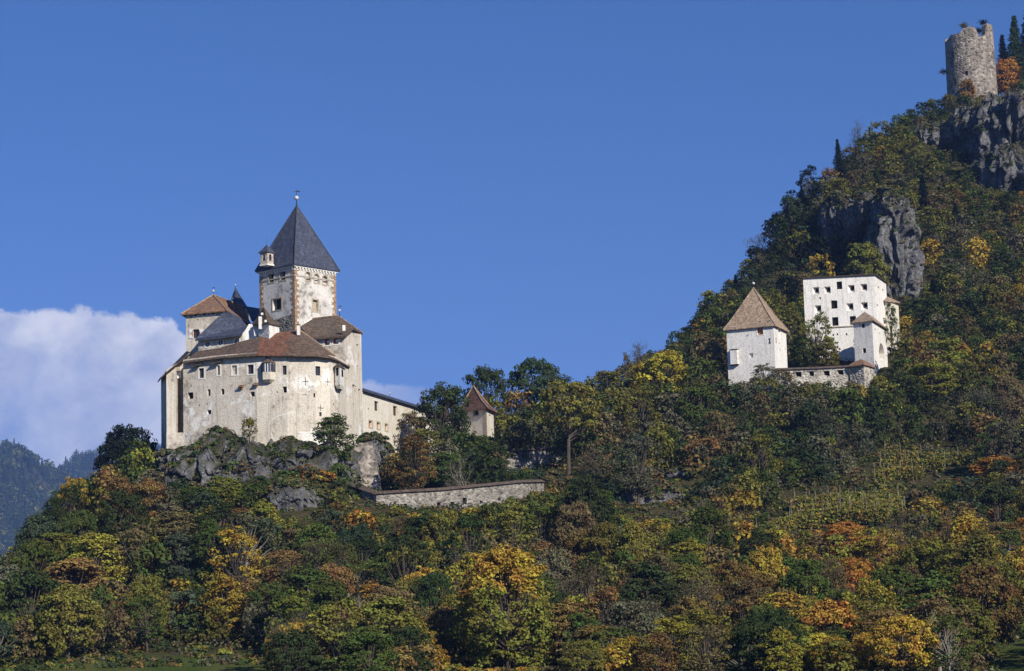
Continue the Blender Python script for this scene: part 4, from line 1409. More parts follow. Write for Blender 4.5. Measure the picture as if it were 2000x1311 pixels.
fb = thing('ruined_palace', at(1650, 720, 441), 'large roofless whitewashed block with rows of square embrasure windows', 'fort building')
r0_, r1_, r2_ = [Vector(xy(*c)) for c in ((1571, 600, 441.5), (1711, 600, 439), (1733, 600, 447))]
zt0, zt1, zt2 = zp(1569, 544.5, 441.5), zp(1709, 538, 439), zp(1731, 553.5, 447)
zb_ = zp(1640, 745, 438)
pr = Panel(r0_, r1_, (zt0, zt1), (zb_, zb_))
ps_ = Panel(r1_, r2_, (zt1, zt2), (zb_, zb_))
SPL = (.46, .96, .44, .96)
n_emb = 'splayed embrasure, bright below and dark in the upper right'
for px, py, w, h in ((1593.5, 568, 12.5, 14), (1616, 567, 12.5, 14), (1662.5, 564, 13, 14.5), (1687, 562, 13.5, 14.5), (1597.5, 604, 13, 15), (1660, 600, 13.5, 15), (1688, 598, 13.5, 15)):
    opening(pr, fb, px, py, w, h, 'rect', 'hole', 1.15, splay=SPL, label=n_emb)  # near-black back pane paints the shadow in the upper right corner
for px, py, w, h in ((1639.5, 557.5, 10.5, 15), (1629.5, 595, 12, 16), (1631.5, 628, 12, 17), (1666, 626, 12, 17)):
    opening(pr, fb, px, py, w, h, 'rect', 'hole', .55, label='open square window, dark inside')
for px, py in ((1627.5, 654.5), (1653.5, 653), (1635.5, 653), (1611.5, 650), (1602, 582.5)): opening(pr, fb, px, py, 3, 4, 'rect', 'hole', .4)
for px, py in ((1716, 562), (1724.5, 567), (1714, 597)): opening(ps_, fb, px, py, 3, 4, 'rect', 'hole', .4)
back = [Panel(r2_, r2_ + (r0_ - r1_), (zt2, zt2), (zb_, zb_)), Panel(r2_ + (r0_ - r1_), r0_, (zt2, zt0), (zb_, zb_))]
walls_from('wall', fb, [pr, ps_] + back, MT['white'])
m = MB()
u_a, z_a = pr.uv(1606, 640); u_b, z_b = pr.uv(1670, 637)
m.box(pr.P((u_a + u_b) / 2, (z_a + z_b) / 2, .1), Vector((pr.d.x, pr.d.y, 0)) * ((u_b - u_a) / 2), Vector((pr.n.x, pr.n.y, 0)) * .1, (0, 0, .1))
m.build('ledge', MT['surround'], fb)
m = MB()
for pn_ in (pr, ps_):
    A0, B0 = pn_.P(-.3, pn_.ta, .35), pn_.P(pn_.L + .3, pn_.tb, .35)
    A1, B1 = pn_.P(-.3, pn_.ta + .02, -1.4), pn_.P(pn_.L + .3, pn_.tb + .02, -1.4)
    m.sheet([A0 + Vector((0, 0, .22)), B0 + Vector((0, 0, .22)), B1 + Vector((0, 0, .4)), A1 + Vector((0, 0, .4))], .2)
m.build('coping', MT['wood'], fb)

an = thing('annex_house', at(1742, 655, 448), 'narrow pale annex with small brown roof behind right edge of the roofless block', 'fort building')
a0_, a1_, a2_ = [Vector(xy(*c)) for c in ((1718, 620, 445.5), (1734, 620, 444.5), (1756, 620, 450.5))]
zt_, zb_ = zp(1733, 589, 444.5), zp(1740, 680, 446)
pa_ = [Panel(a0_, a1_, (zt_, zt_), (zb_, zb_)), Panel(a1_, a2_, (zt_, zt_), (zb_, zb_)), Panel(a2_, a2_ + (a0_ - a1_), (zt_, zt_), (zb_, zb_)), Panel(a2_ + (a0_ - a1_), a0_, (zt_, zt_), (zb_, zb_))]
opening(pa_[1], an, 1749, 610, 2, 4, 'rect', 'hole', .3)
walls_from('wall', an, pa_, MT['wing'])
m = MB()
apn = at(1729, 577.5, 448)
e1 = [at(1715, 585.5, 444.8), at(1734, 588.5, 443.8), at(1758, 590.5, 450.8), at(1738, 587, 455)]
for i in range(4): m.sheet([e1[i], e1[(i + 1) % 4], apn], .15)
m.build('roof', MT['roof_pale'], an)

gk = thing('gatehouse', at(1690, 710, 424), 'slim white gatehouse with brown hipped roof and arched niche in its sunny side', 'gatehouse')
k0, k1, k2 = [Vector(xy(*c)) for c in ((1668.5, 670, 424), (1705.5, 670, 421.6), (1732, 670, 433.5))]
zt_, zb_ = zp(1704, 625.5, 421.6), zp(1700, 775, 420)
k3 = k2 + (k0 - k1)
pk = [Panel(k0, k1, (zt_, zt_), (zb_, zb_)), Panel(k1, k2, (zt_, zt_), (zb_, zb_)), Panel(k2, k3, (zt_, zt_), (zb_, zb_)), Panel(k3, k0, (zt_, zt_), (zb_, zb_))]
for px, py, w, h in ((1685.8, 636.5, 6.5, 8.5), (1688, 685, 7, 9.5)):
    opening(pk[0], gk, px, py, w, h, 'rect', 'hole', .35, label='small square window')
for px, py in ((1709.5, 644), (1719, 651.5), (1710.5, 707)): opening(pk[1], gk, px, py, 2.2, 3.4, 'rect', 'hole', .3)
opening(pk[1], gk, 1722, 687, 11, 32, 'arch', 'hole', 1.1, mat=MT['wing'], name='arch_niche', label='tall arched niche in the sunny side wall')
walls_from('wall', gk, pk, MT['white'])
m, ms = MB(), MB()
ck = (k0 + k1) / 2
dk = (k2 - k1).normalized()
rA = Vector((*(ck + dk * 2.2), zp(1688.5, 607.5, 424)))
rB = Vector((*(ck + dk * ((k2 - k1).length - 2.0)), rA.z))
eo = []
cc_ = (k0 + k2) / 2
for p, sx, sy in ((k0, -1, -1), (k1, 1, -1), (k2, 1, 1), (k3, -1, 1)):
    eo.append(Vector((*(p + (k1 - k0).normalized() * sx * .45 + dk * sy * .45), zt_ - .08)))
m.sheet([eo[0], eo[1], rA], .15); m.sheet([eo[1], eo[2], rB, rA], .15); m.sheet([eo[2], eo[3], rB], .15); m.sheet([eo[3], eo[0], rA, rB], .15)
m.build('roof', MT['roof_pale'], gk)

wall_run('fort_wall', 'low rubble fort wall with splayed loopholes between the pale tower and the gatehouse', [(1514, 723.5, 412), (1590, 721, 411.5), (1658, 717.5, 411)], [765, 765, 765], .9, MT['pale_rubble'], MT['roof_dark'],
         [(x_, y_, 13, 11, {'d': .8, 's': (.3, 1.0, .3, 1.0)}) for x_, y_ in ((1559, 732), (1586, 730.5), (1614, 730), (1641, 728))])
lt = thing('wall_turret', at(1682, 745, 409), 'squat rubble wall turret with a low brown roof at the foot of the gatehouse', 'turret')
l0, l1, l2 = [Vector(xy(*c)) for c in ((1660, 730, 410.6), (1688, 730, 408.6), (1707, 730, 413))]
zt_, zb_ = zp(1688, 712, 408.6), zp(1690, 775, 408)
l3 = l2 + (l0 - l1)
walls_from('wall', lt, [Panel(a, b, (zt_, zt_), (zb_, zb_)) for a, b in ((l0, l1), (l1, l2), (l2, l3), (l3, l0))], MT['pale_rubble'])
m = MB()
cl = (l0 + l2) / 2
ap = Vector((*cl, zp(1682, 700.5, 411)))
eo = [Vector((*(cl + (p - cl) * 1.22), zt_ - .05)) for p in (l0, l1, l2, l3)]
for i in range(4):
    a_, b_ = eo[i], eo[(i + 1) % 4]
    ma, mb_ = a_.lerp(ap, .5) + Vector((0, 0, .18)), b_.lerp(ap, .5) + Vector((0, 0, .18))
    m.sheet([a_, b_, mb_, ma], .12); m.sheet([ma, mb_, ap], .12)
m.build('roof', MT['roof_brown'], lt)

# ================================================================== ruined round tower
rt = thing('round_tower', at(1898, 200, 600), 'ruined round rubble tower with a broken top on the rocky summit', 'tower ruin')
Rt = 6.5
cx0 = at(1896.5, 140, 606).x
cy0 = 606.0
ztB = zp(1898, 232, 600)
prof = [(-1.0, 70), (-.93, 68), (-.9, 63), (-.72, 62), (-.68, 66), (-.62, 62), (-.5, 61), (-.45, 56), (-.3, 54), (-.1, 51.5), (.05, 54), (.12, 60), (.16, 71), (.45, 72), (.5, 66), (.53, 50), (.6, 45.5), (.9, 45), (1.0, 48)]
NS = 96
zs_ = []
for k in range(NS):
    th = 2 * math.pi * k / NS       # 0 = right, -pi/2 = towards the camera
    s_ = math.cos(th)
    front = math.sin(th) <= 0.05
    py = float(np.interp(s_, [p[0] for p in prof], [p[1] for p in prof])) if front else 66 - 14 * max(0, s_) + 4 * math.sin(k * 1.7)
    py += 1.2 * math.sin(k * 3.1) + .8 * math.sin(k * 7.7)
    zs_.append(zp(1897, py, 600))
rows = 40
mb = MB()
holes_rt = [(1887, 141.5, 6.5, 9), (1860, 107, 4.5, 10), (1865.5, 163, 6, 12)]
lean = 0.0
def rtp(k, f, rr=0):
    th = 2 * math.pi * k / NS
    z_ = ztB + (zs_[k % NS] - ztB) * f
    r_ = Rt * (1.045 - .055 * ((z_ - ztB) / (zp(1897, 45, 600) - ztB))) + rr
    return Vector((cx0 + r_ * math.cos(th), cy0 + r_ * math.sin(th), z_))
skip = set()
for k in range(NS):
    for j in range(rows):
        pts_ = [rtp(k, j / rows), rtp(k + 1, j / rows), rtp(k + 1, (j + 1) / rows), rtp(k, (j + 1) / rows)]
        c_ = sum(pts_, Vector()) / 4
        x_, y_ = proj(c_)
        if c_.y < cy0 and any(abs(x_ - hx) < hw / 2 and abs(y_ - hy) < hh2 / 2 for hx, hy, hw, hh2 in holes_rt):
            skip.add((k, j))
            ins_ = [Vector((cx0 + (p.x - cx0) * .8, cy0 + (p.y - cy0) * .8, p.z)) for p in pts_]
            continue
        mb.poly(pts_)
for (k, j) in skip:
    e_ = [((k, j), (k + 1, j), (k, j - 1)), ((k + 1, j), (k + 1, j + 1), (k + 1, j)), ((k + 1, j + 1), (k, j + 1), (k, j + 1)), ((k, j + 1), (k, j), (k - 1, j))]
    for a, b, nb in e_:
        if nb not in skip:
            A0, B0 = rtp(a[0], a[1] / rows), rtp(b[0], b[1] / rows)
            A1, B1 = rtp(a[0], a[1] / rows, -1.5), rtp(b[0], b[1] / rows, -1.5)
            mb.poly([A0, B0, B1, A1])
for k in range(NS):   # inner shell and broken wall top
    mb.poly([rtp(k, 1), rtp(k + 1, 1), rtp(k + 1, 1, -1.5), rtp(k, 1, -1.5)])
    mb.poly([rtp(k + 1, .5, -1.5), rtp(k, .5, -1.5), rtp(k, 1, -1.5), rtp(k + 1, 1, -1.5)])
mb.build('wall', MT['tower'], rt)
m = MB()
m.poly([rtp(k, .52, -1.5) for k in range(0, NS, 4)])
m.build('rubble_floor', MT['rock'], rt)
for hx, hy, hw, hh2 in holes_rt:
    m = MB()
    q4 = []
    for sx, sy in ((-1, 1), (1, 1), (1, -1), (-1, -1)):
        q4.append(at(hx + sx * (hw * .7 + 1), hy + sy * hh2 * .75, cy0 - math.sqrt(max(1, (Rt - 1.3)**2 - (at(hx, hy, 600).x - cx0)**2))))
    m.poly(q4)
    m.build('window', MT['dark'], rt, 'small dark window hole')
#==VEG==
# ================================================================== rock faces
ROCKV = []


def rock(name, px, py, w, h, depth, Y, seed, label, flute=1.0, sq=2.6, nu=200, nv=150, lean=0.0):
    """craggy rock body: a rounded block with fluted, cracked sides"""
    s_ = Y / F
    c = np.array(at(px, py, Y))
    th = np.linspace(0, 2 * np.pi, nu, endpoint=False)
    ph = np.linspace(-np.pi / 2, np.pi / 2, nv)
    T, Pp = np.meshgrid(th, ph)
    sg = lambda a, p: np.sign(a) * np.abs(a) ** p
    e = 2 / sq
    x = sg(np.cos(Pp), e) * sg(np.cos(T), e) * w / 2 * s_
    y = sg(np.cos(Pp), e) * sg(np.sin(T), e) * depth / 2
    z = sg(np.sin(Pp), e) * h / 2 * s_
    X, Yy, Z = x + c[0] + lean * z, y + c[1], z + c[2]
    nrm = np.sqrt((x / (w * s_ / 2))**2 + (y / (depth / 2))**2 + 1e-6)
    nx, ny = x / (w * s_ / 2) / nrm, y / (depth / 2) / nrm
    amp = min(w * s_, h * s_) * .15
    wx = (fbm(X / 4 + seed, Yy / 4, Z / 4, 3) - .5) * 3.5
    k = fbm((X + wx) / 2.4 + seed, (Yy + wx) / 2.4, Z / 22, 5) - .5
    rg = 1 - np.abs(fbm((X + wx) / 3.4 + seed * 3, Yy / 3.4, Z / 7, 4) - .5) * 5
    rg = np.clip(rg, 0, 1) ** 2
    fine = np.abs(fbm((X + wx) / .9 + seed, Yy / .9, Z / 1.6, 4) - .5) * 2
    led = fbm((X + wx) / 5, Yy / 5, Z / 1.5 + seed, 4) - .5
    big = fbm(X / 9 + seed, Yy / 9, Z / 9, 3) - .5
    d = amp * (2.3 * k * flute - 1.0 * rg + .6 * led + 1.8 * big) - 1.1 * fine + .25
    X = X + nx * d
    Yy = Yy + ny * d
    Z = Z + (fbm(X / 3, Yy / 3 + seed, Z * 0, 5) - .5) * amp * 3.2 + (fine - .3) * .9
    ROCKV.append(np.stack([X, Yy, Z], -1))
    V = np.stack([X, Yy, Z], -1).reshape(-1, 3)
    i0 = np.arange(nu * nv).reshape(nv, nu)
    i1 = np.roll(i0, -1, 1)
    q_ = np.stack([i0[:-1], i1[:-1], i1[1:], i0[1:]], -1).reshape(-1, 4)
    o = bpy.data.objects.new(name, npmesh(name, V, q_, MT['rock']))
    tag(link(o), label, kind='structure')
    return o


rock('castle_crag', 515, 960, 400, 175, 26, 343, 21, 'long dark craggy cliff carrying the castle', 1.1, 2.8, 300, 120)
rock('castle_crag', 372, 950, 130, 150, 18, 347, 1, 'grey crag under the buttress end of the castle')
rock('castle_crag', 450, 930, 165, 165, 18, 346.5, 2, 'grey crag with pale streaks under the castle hall')
rock('castle_crag', 560, 940, 210, 160, 20, 345, 3, 'rounded grey crag under the middle of the castle hall')
rock('castle_crag', 650, 955, 130, 120, 20, 345, 12, 'dark crag under the right corner of the castle')
rock('rock_outcrop', 575, 1000, 120, 110, 14, 325, 4, 'grey rock outcrop below the castle crag')
rock('rock_outcrop', 730, 905, 90, 100, 14, 352, 13, 'rough rock behind the masonry spur')
rock('rock_pillar', 1744, 500, 92, 270, 22, 486, 5, 'tall fluted grey rock pillar behind the ruined block', 1.5, lean=-.02)
rock('rock_pillar', 1680, 430, 100, 90, 26, 500, 6, 'broken rock shoulder beside the pillar', 1.3)
rock('rock_face', 1632, 440, 70, 120, 24, 507, 7, 'shaded rock face left of the pillar', 1.5)
rock('rock_face', 1985, 300, 190, 200, 34, 560, 8, 'tall grey rock wall below the round tower', 1.5, 3.2)
rock('rock_face', 1915, 268, 150, 105, 30, 576, 14, 'rounded grey rock crown below the round tower', 1.3, 2.6)
rock('rock_face', 1975, 355, 160, 110, 26, 546, 17, 'lower part of the grey rock wall below the round tower', 1.4, 2.8)
rock('rock_face', 1835, 282, 150, 75, 22, 580, 9, 'grey broken ledges left of the rock wall', 1.2)
rock('rock_outcrop', 1260, 985, 150, 80, 16, 347, 10, 'grey rocks on the slope above the orange trees')
rock('rock_outcrop', 1320, 930, 80, 34, 10, 362, 11, 'pale rock ledge on the wooded slope', 1, 2.2, 110, 80)
rock('rock_outcrop', 1960, 850, 60, 24, 8, 395, 15, 'pale stones at the right edge above the vineyard', 1, 2.2, 110, 80)
rock('rock_outcrop', 775, 1215, 50, 50, 8, 268, 16, 'small grey rock low on the slope', 1, 2.2, 110, 80)


# ================================================================== foliage prototypes
def leafquads(C, N, size, asp, r_):
    """quads centred at C with normals N"""
    n = len(C)
    rv = r_.normal(size=(n, 3))
    a = np.cross(N, rv); a /= np.linalg.norm(a, axis=1, keepdims=True) + 1e-9
    b = np.cross(N, a)
    sz = (size * r_.uniform(.6, 1.35, n))[:, None]
    a = a * sz * .5
    b = b * sz * .5 * asp
    V = np.stack([C - a - b * .3, C + b * -1, C + a - b * .1 + N * sz * .12, C + b], 1)
    return V.reshape(-1, 3)


def unit(v): return v / (np.linalg.norm(v, axis=-1, keepdims=True) + 1e-9)


def crown_broad(seed, rx, rz, ncl, nlf, size, cr, openness=0.3, flat_=0.6):
    """crown of unit-metre size centred at origin: leaf clumps on branch tips; bumpy outline with gaps"""
    r_ = np.random.default_rng(seed)
    d = unit(r_.normal(size=(ncl, 3)))
    d[:, 2] = np.where(d[:, 2] < -.8, -d[:, 2], d[:, 2])
    lob = .78 + .34 * fbm(d[:, 0] * 1.7 + seed, d[:, 1] * 1.7, d[:, 2] * 1.7, 2)
    rad = r_.uniform(.55, 1.0, ncl) ** .5 * lob
    CC = d * rad[:, None] * np.array([rx, rx, rz])
    crr = cr * r_.uniform(.6, 1.35, ncl)
    which = np.repeat(np.arange(ncl), nlf)
    o = unit(r_.normal(size=(ncl * nlf, 3)))
    o[:, 2] = np.where(r_.uniform(size=len(o)) < .45, np.abs(o[:, 2]), o[:, 2])
    o *= r_.uniform(.35, 1.0, len(o))[:, None] ** .6
    P_ = CC[which] + o * crr[which][:, None] * np.array([1.15, 1.15, flat_])
    N_ = unit(o * .9 + d[which] * .35 + np.array([0, 0, .45]) + r_.normal(size=o.shape) * .45)
    keep_ = r_.uniform(size=len(P_)) > openness * fbm(P_[:, 0] * .9 + seed, P_[:, 1] * .9, P_[:, 2] * .9, 2)
    return P_[keep_], N_[keep_], CC


def make_proto(kind, seed):
    """returns crown mesh, trunk mesh, (width, height) of the prototype; origin at the trunk foot"""
    r_ = np.random.default_rng(seed)
    tr = MB()
    if kind in ('broad', 'tall', 'wide', 'airy', 'hero', 'high'):
        rx, rz, H = {'broad': (3.2, 3.8, 8.2), 'tall': (2.5, 4.6, 9.6), 'wide': (4.0, 3.2, 7.4), 'airy': (3.3, 4.1, 9.0), 'hero': (4.6, 6.4, 13.2), 'high': (3.4, 2.6, 9.0)}[kind]
        ncl = {'broad': 105, 'tall': 100, 'wide': 115, 'airy': 72, 'hero': 270, 'high': 70}[kind]
        P_, N_, CC = crown_broad(seed, rx, rz, ncl, 85 if kind != 'airy' else 55, 0, .74 if kind != 'airy' else .62, .5)
        cz = H - rz
        P_ = P_ + np.array([0, 0, cz]); CC = CC + np.array([0, 0, cz])
        V = leafquads(P_, N_, .27, .85, r_)
        lean = r_.normal(size=2) * .25
        tr.tube([(0, 0, -1.2), (lean[0] * .3, lean[1] * .3, cz * .45), (lean[0], lean[1], cz), (lean[0], lean[1], H - rz * .5)], [.24, .19, .13, .04], 7)
        for c in CC[:: (3 if kind != 'airy' else 2)]:
            b0 = Vector((lean[0] * .6, lean[1] * .6, max(1.2, cz * .55 + (c[2] - cz) * .25)))
            c = Vector(c)
            mid = b0.lerp(c, .5) + Vector((0, 0, -.25))
            tr.tube([b0, mid, c], [.085, .05, .02], 4, False)
        if kind == 'hero':      # the top of this tree has already turned gold
            hz_ = P_[:, 2] + (fbm(P_[:, 0] / 2.2 + 3, P_[:, 1] / 2.2, P_[:, 2] / 2.2, 3) - .5) * 9 + .35 * P_[:, 0]
            top_ = np.repeat(hz_ > H * .66, 4)
            V2 = V[top_]
            V = V[~top_]
            HERO.append(npmesh('golden_crown', V2, np.arange(len(V2)).reshape(-1, 4), MT['leaf']))
        return npmesh(kind + '_crown', V, np.arange(len(V)).reshape(-1, 4), MT['leaf']), tr, rx * 2, H
    if kind == 'spruce':
        H, rb = 11.0, 2.7
        P_, N_ = [], []
        nl = 34
        for i in range(nl):
            f = i / nl
            z = 1.0 + (H - 1.0) * f
            rr = rb * (1 - f) ** 1.05 * r_.uniform(.8, 1.12) + .12
            nb = int(8 + 7 * (1 - f))
            for k in range(nb):
                a = 2 * math.pi * (k + r_.uniform()) / nb
                L = rr * r_.uniform(.42, 1.2)
                n = int(9 + 15 * (1 - f))
                t_ = r_.uniform(.03, 1, n) ** .6
                dr = -.28 * t_ * L - .10 * L * t_**2 + .14 * L * (t_ > .8)
                P_.append(np.stack([np.cos(a) * t_ * L, np.sin(a) * t_ * L, z + dr], -1) + r_.normal(size=(n, 3)) * .11)
                N_.append(np.stack([np.cos(a) * .5 + 0 * t_, np.sin(a) * .5 + 0 * t_, .8 + 0 * t_], -1) + r_.normal(size=(n, 3)) * .35)
        P_, N_ = np.concatenate(P_), unit(np.concatenate(N_))
        V = leafquads(P_, N_, .42, .45, r_)
        tr.tube([(0, 0, -1.2), (0, 0, H * .5), (0, 0, H)], [.22, .13, .02], 7)
        return npmesh('spruce_crown', V, np.arange(len(V)).reshape(-1, 4), MT['leaf']), tr, rb * 2, H
    if kind == 'bare':
        H = 9.0
        tips = []

        def grow(p, d, L, rad, lv):
            pts_, rr = [p], [rad]
            q_ = Vector(p)
            for i in range(3):
                d = (d + Vector(r_.normal(size=3)) * .16 + Vector((0, 0, .05))).normalized()
                q_ = q_ + d * (L / 3)
                pts_.append(Vector(q_)); rr.append(rad * (1 - .22 * (i + 1)))
                if lv < 4 and i > (0 if lv else -1):
                    for _ in range(2):
                        nd = (d + Vector(r_.normal(size=3)) * .62).normalized()
                        grow(Vector(q_), nd, L * r_.uniform(.5, .72), max(.022, rad * .55), lv + 1)
            tr.tube(pts_, rr, 5 if lv < 2 else 3, False)
            if lv >= 2: tips.append(q_)
        grow(Vector((0, 0, -1.0)), Vector((0, 0, 1)), 4.6, .17, 0)
        T = np.array([tuple(t) for t in tips])
        P_ = np.repeat(T, 3, 0) + r_.normal(size=(len(T) * 3, 3)) * .3
        V = leafquads(P_, unit(r_.normal(size=P_.shape) + np.array([0, 0, .4])), .22, .5, r_)
        return npmesh('twig_crown', V, np.arange(len(V)).reshape(-1, 4), MT['leaf']), tr, 5.5, float(T[:, 2].max())
    if kind == 'shrub':
        P_, N_, CC = crown_broad(seed, 1.5, 1.15, 22, 55, 0, .55, .4)
        P_ = P_ + np.array([0, 0, .95])
        V = leafquads(P_, N_, .30, .8, r_)
        for c in CC[::3]: tr.tube([(0, 0, -.5), tuple(c * .5 + np.array([0, 0, .6])), tuple(c + np.array([0, 0, .95]))], [.06, .04, .015], 4, False)
        return npmesh('shrub_crown', V, np.arange(len(V)).reshape(-1, 4), MT['leaf']), tr, 3.4, 2.4


PROTO = {}
HERO = []


def proto(kind, i, pale=False):
    key = (kind, i, pale)
    if key not in PROTO:
        cm, tr, w, h = make_proto(kind, hash((len(kind), kind[0] == 'b', i)) % 1000 + i * 37 + len(kind) * 101)
        tm = bpy.data.meshes.new('trunk')
        tm.from_pydata(tr.v, [], tr.f)
        tm.materials.append(MT['palebark' if pale else 'bark'])
        PROTO[key] = (cm, tm, w, h)
    return PROTO[key]


NV = {'broad': 5, 'tall': 3, 'wide': 4, 'airy': 4, 'spruce': 3, 'bare': 3, 'shrub': 4, 'hero': 1, 'high': 2}
COLS = {'dark green': (.032, .042, .014), 'green': (.060, .074, .017), 'olive': (.112, .098, .020), 'yellow-green': (.135, .128, .021),
        'yellow': (.31, .235, .028), 'golden': (.250, .150, .022), 'orange': (.250, .108, .019), 'rust-brown': (.140, .078, .027),
        'brown': (.105, .074, .034), 'grey-brown': (.088, .078, .046), 'bluish green': (.042, .055, .030), 'red': (.24, .060, .020), 'near-black green': (.011, .015, .011),
        'gold-green': (.170, .132, .020)}
TREES = []   # dicts


def put(kind, x, y, h, w, col, pale=False, z=None, top=None, special=None, vi=None):
    z = tz1(x, y) if z is None else z
    TREES.append(dict(kind=kind, x=x, y=y, z=z, h=h, w=w, col=col, pale=pale, special=special, rot=random.uniform(0, 6.28), vi=vi))


def sp(kind, px, ptop, wpx, Y, col, pale=False, desc=None, minh=1.0, base=None, vi=None):
    """a tree that stands on the ground at distance Y with its top and width as seen; desc = its own label"""
    x = at(px, ptop, Y).x
    zt = at(px, ptop, Y).z
    z = tz1(x, Y) if base is None else zp(px, base, Y)
    hh0 = max(minh, zt - z)
    if kind == 'spruce' and hh0 > 2.0 * wpx * Y / F: wpx = hh0 / 2.1 * F / Y
    put(kind, x, Y, hh0, wpx * Y / F, col, pale, z, special=desc, vi=vi)


# the single trees one can point at
sp('hero', 985, 1052, 195, 229, 'yellow-green', desc='big round tree turning gold at the top in the centre foreground')
sp('wide', 250, 828, 110, 352, 'near-black green', desc='near-black tree against the sky left of the buttress')
sp('broad', 222, 850, 70, 350, 'near-black green', desc='lower near-black tree at the far left of the castle rock')
sp('tall', 651, 806, 78, 334.5, 'green', base=915, desc='green tree standing in front of the pale hall wall')
sp('airy', 487, 815, 34, 337, 'olive', base=868, desc='small olive tree rooted in the castle rock')
sp('broad', 855, 744, 105, 372, 'dark green', desc='tall dark green tree hiding the end of the long wing')
sp('broad', 880, 772, 66, 376, 'dark green', desc='dark green tree left of the small cream tower')
sp('airy', 806, 800, 66, 362, 'brown', desc='brownish half-bare tree in front of the long wing')
sp('tall', 932, 848, 70, 366, 'green', desc='green tree below the small cream tower')
sp('airy', 832, 835, 82, 358, 'olive', desc='loose olive tree in front of the tall dark one')
sp('broad', 762, 892, 62, 350, 'dark green', desc='dark tree between the rubble spur and the long wing')
sp('broad', 965, 862, 60, 368, 'dark green', desc='dark green tree at the left end of the garden wall')
sp('broad', 870, 880, 90, 348, 'green', desc='green tree just above the curtain wall')
sp('bare', 926, 885, 55, 344, 'grey-brown', True, desc='thin pale-stemmed sapling right behind the curtain wall')
sp('wide', 950, 716, 100, 425, 'dark green', desc='dark spreading tree behind the small cream tower')
sp('wide', 1035, 699, 120, 432, 'dark green', desc='tallest dark spreading tree against the sky between castle and hill')
sp('airy', 1090, 722, 90, 428, 'bluish green', desc='airy bluish tree against the sky right of the tall dark tree')
sp('high', 1105, 742, 125, 366, 'olive', base=925, desc='leaning dark-trunked tree in front of the garden wall')
sp('airy', 1185, 722, 120, 415, 'olive', desc='olive tree on the skyline at the foot of the hill')
sp('wide', 1290, 684, 118, 412, 'yellow', desc='bright yellow tree on the skyline left of the pale tower')
sp('airy', 1225, 681, 26, 430, 'brown', desc='small brown sapling poking above the skyline')
sp('bare', 1258, 664, 55, 432, 'grey-brown', desc='thin bare tree on the skyline behind the yellow tree')
sp('airy', 1325, 640, 60, 438, 'dark green', desc='dark airy tree on the skyline above the yellow tree')
sp('wide', 1545, 852, 86, 372, 'yellow-green', desc='light green tree with a dark hollow below it on the slope')
sp('broad', 1440, 885, 130, 362, 'dark green', desc='dark ivy-green mound of leaves on the mid slope')
sp('broad', 1692, 470, 84, 474, 'olive', desc='round olive tree above the roofless block')
sp('airy', 1594, 603, 60, 426, 'olive', base=735, desc='thin yellowish tree in front of the roofless block')
sp('broad', 1570, 650, 55, 428, 'green', base=735, desc='green tree in the fort court beside the pale tower')
sp('broad', 1613, 665, 48, 424, 'olive', base=735, desc='bushy olive tree in the shade of the gatehouse')
sp('broad', 1555, 605, 50, 440, 'olive', desc='olive tree between the pale tower and the roofless block')
sp('airy', 1736, 592, 34, 433, 'green', base=690, desc='climbing green tree before the annex wall')
sp('airy', 1492, 708, 66, 407, 'grey-brown', desc='twiggy bush in front of the pale tower corner')
sp('broad', 1652, 1016, 100, 308, 'orange', desc='orange tree just below the vineyard')
sp('broad', 1712, 1042, 90, 304, 'golden', desc='golden tree below the vineyard, right of the orange one')
sp('broad', 1945, 890, 110, 352, 'orange', desc='orange tree at the right edge beside the upper vines')
sp('broad', 1930, 985, 120, 330, 'golden', desc='golden tree at the right edge below the upper vines')
sp('airy', 1850, 985, 70, 336, 'orange', desc='small orange tree right of the lower vineyard')
sp('broad', 1885, 1000, 80, 322, 'yellow', desc='yellow tree right of the lower vineyard')
sp('broad', 1292, 1250, 66, 236, 'red', desc='red bush at the bottom of the picture')
sp('broad', 1140, 984, 66, 326, 'orange', desc='orange tree on the mid slope right of the curtain wall')
sp('broad', 1208, 1004, 50, 322, 'yellow', desc='bright yellow little tree on the mid slope')
sp('broad', 1402, 1150, 62, 268, 'orange', desc='orange foreground tree below the pale bare tree')
sp('airy', 1512, 1190, 60, 246, 'yellow', desc='yellow foreground tree with a pale stem')
sp('broad', 1600, 1165, 36, 262, 'yellow', desc='small bright yellow tree low on the right slope')
sp('broad', 1815, 700, 100, 405, 'yellow-green', desc='yellow-green tree right of the gatehouse')
sp('broad', 1965, 110, 60, 640, 'orange', desc='orange tree behind the round tower')
sp('spruce', 1975, 30, 50, 658, 'dark green', desc='dark conifer at the top right corner')
sp('spruce', 1960, 68, 40, 652, 'near-black green', desc='small dark conifer just right of the round tower')
sp('spruce', 1998, 15, 45, 664, 'near-black green', desc='dark conifer cut by the top right edge')
sp('spruce', 1638, 270, 30, 553, 'near-black green', desc='pointed dark spruce on the upper skyline')
sp('airy', 1575, 322, 50, 533, 'near-black green', desc='ragged dark tree on the skyline below the pointed spruce')
sp('spruce', 1875, 335, 90, 545, 'dark green', desc='broad dark spruce on the upper slope')
sp('spruce', 1825, 830, 70, 392, 'dark green', desc='dark conifer above the upper vines')
sp('bare', 1380, 975, 120, 320, 'grey-brown', True, desc='pale-stemmed bare tree on the mid slope')
sp('bare', 690, 1150, 44, 240, 'grey-brown', True, desc='tall pale-trunked bare tree at the bottom edge')
sp('bare', 1146, 1130, 70, 262, 'brown', True, desc='pale slender trunk right of the big foreground tree')
sp('bare', 1478, 455, 55, 512, 'grey-brown', desc='bare tree sticking out of the steep skyline')
sp('bare', 1690, 225, 50, 588, 'grey-brown', desc='bare tree on the skyline left of the summit')
sp('broad', 140, 928, 60, 345, 'golden', desc='golden tree on the left skyline of the castle hill')
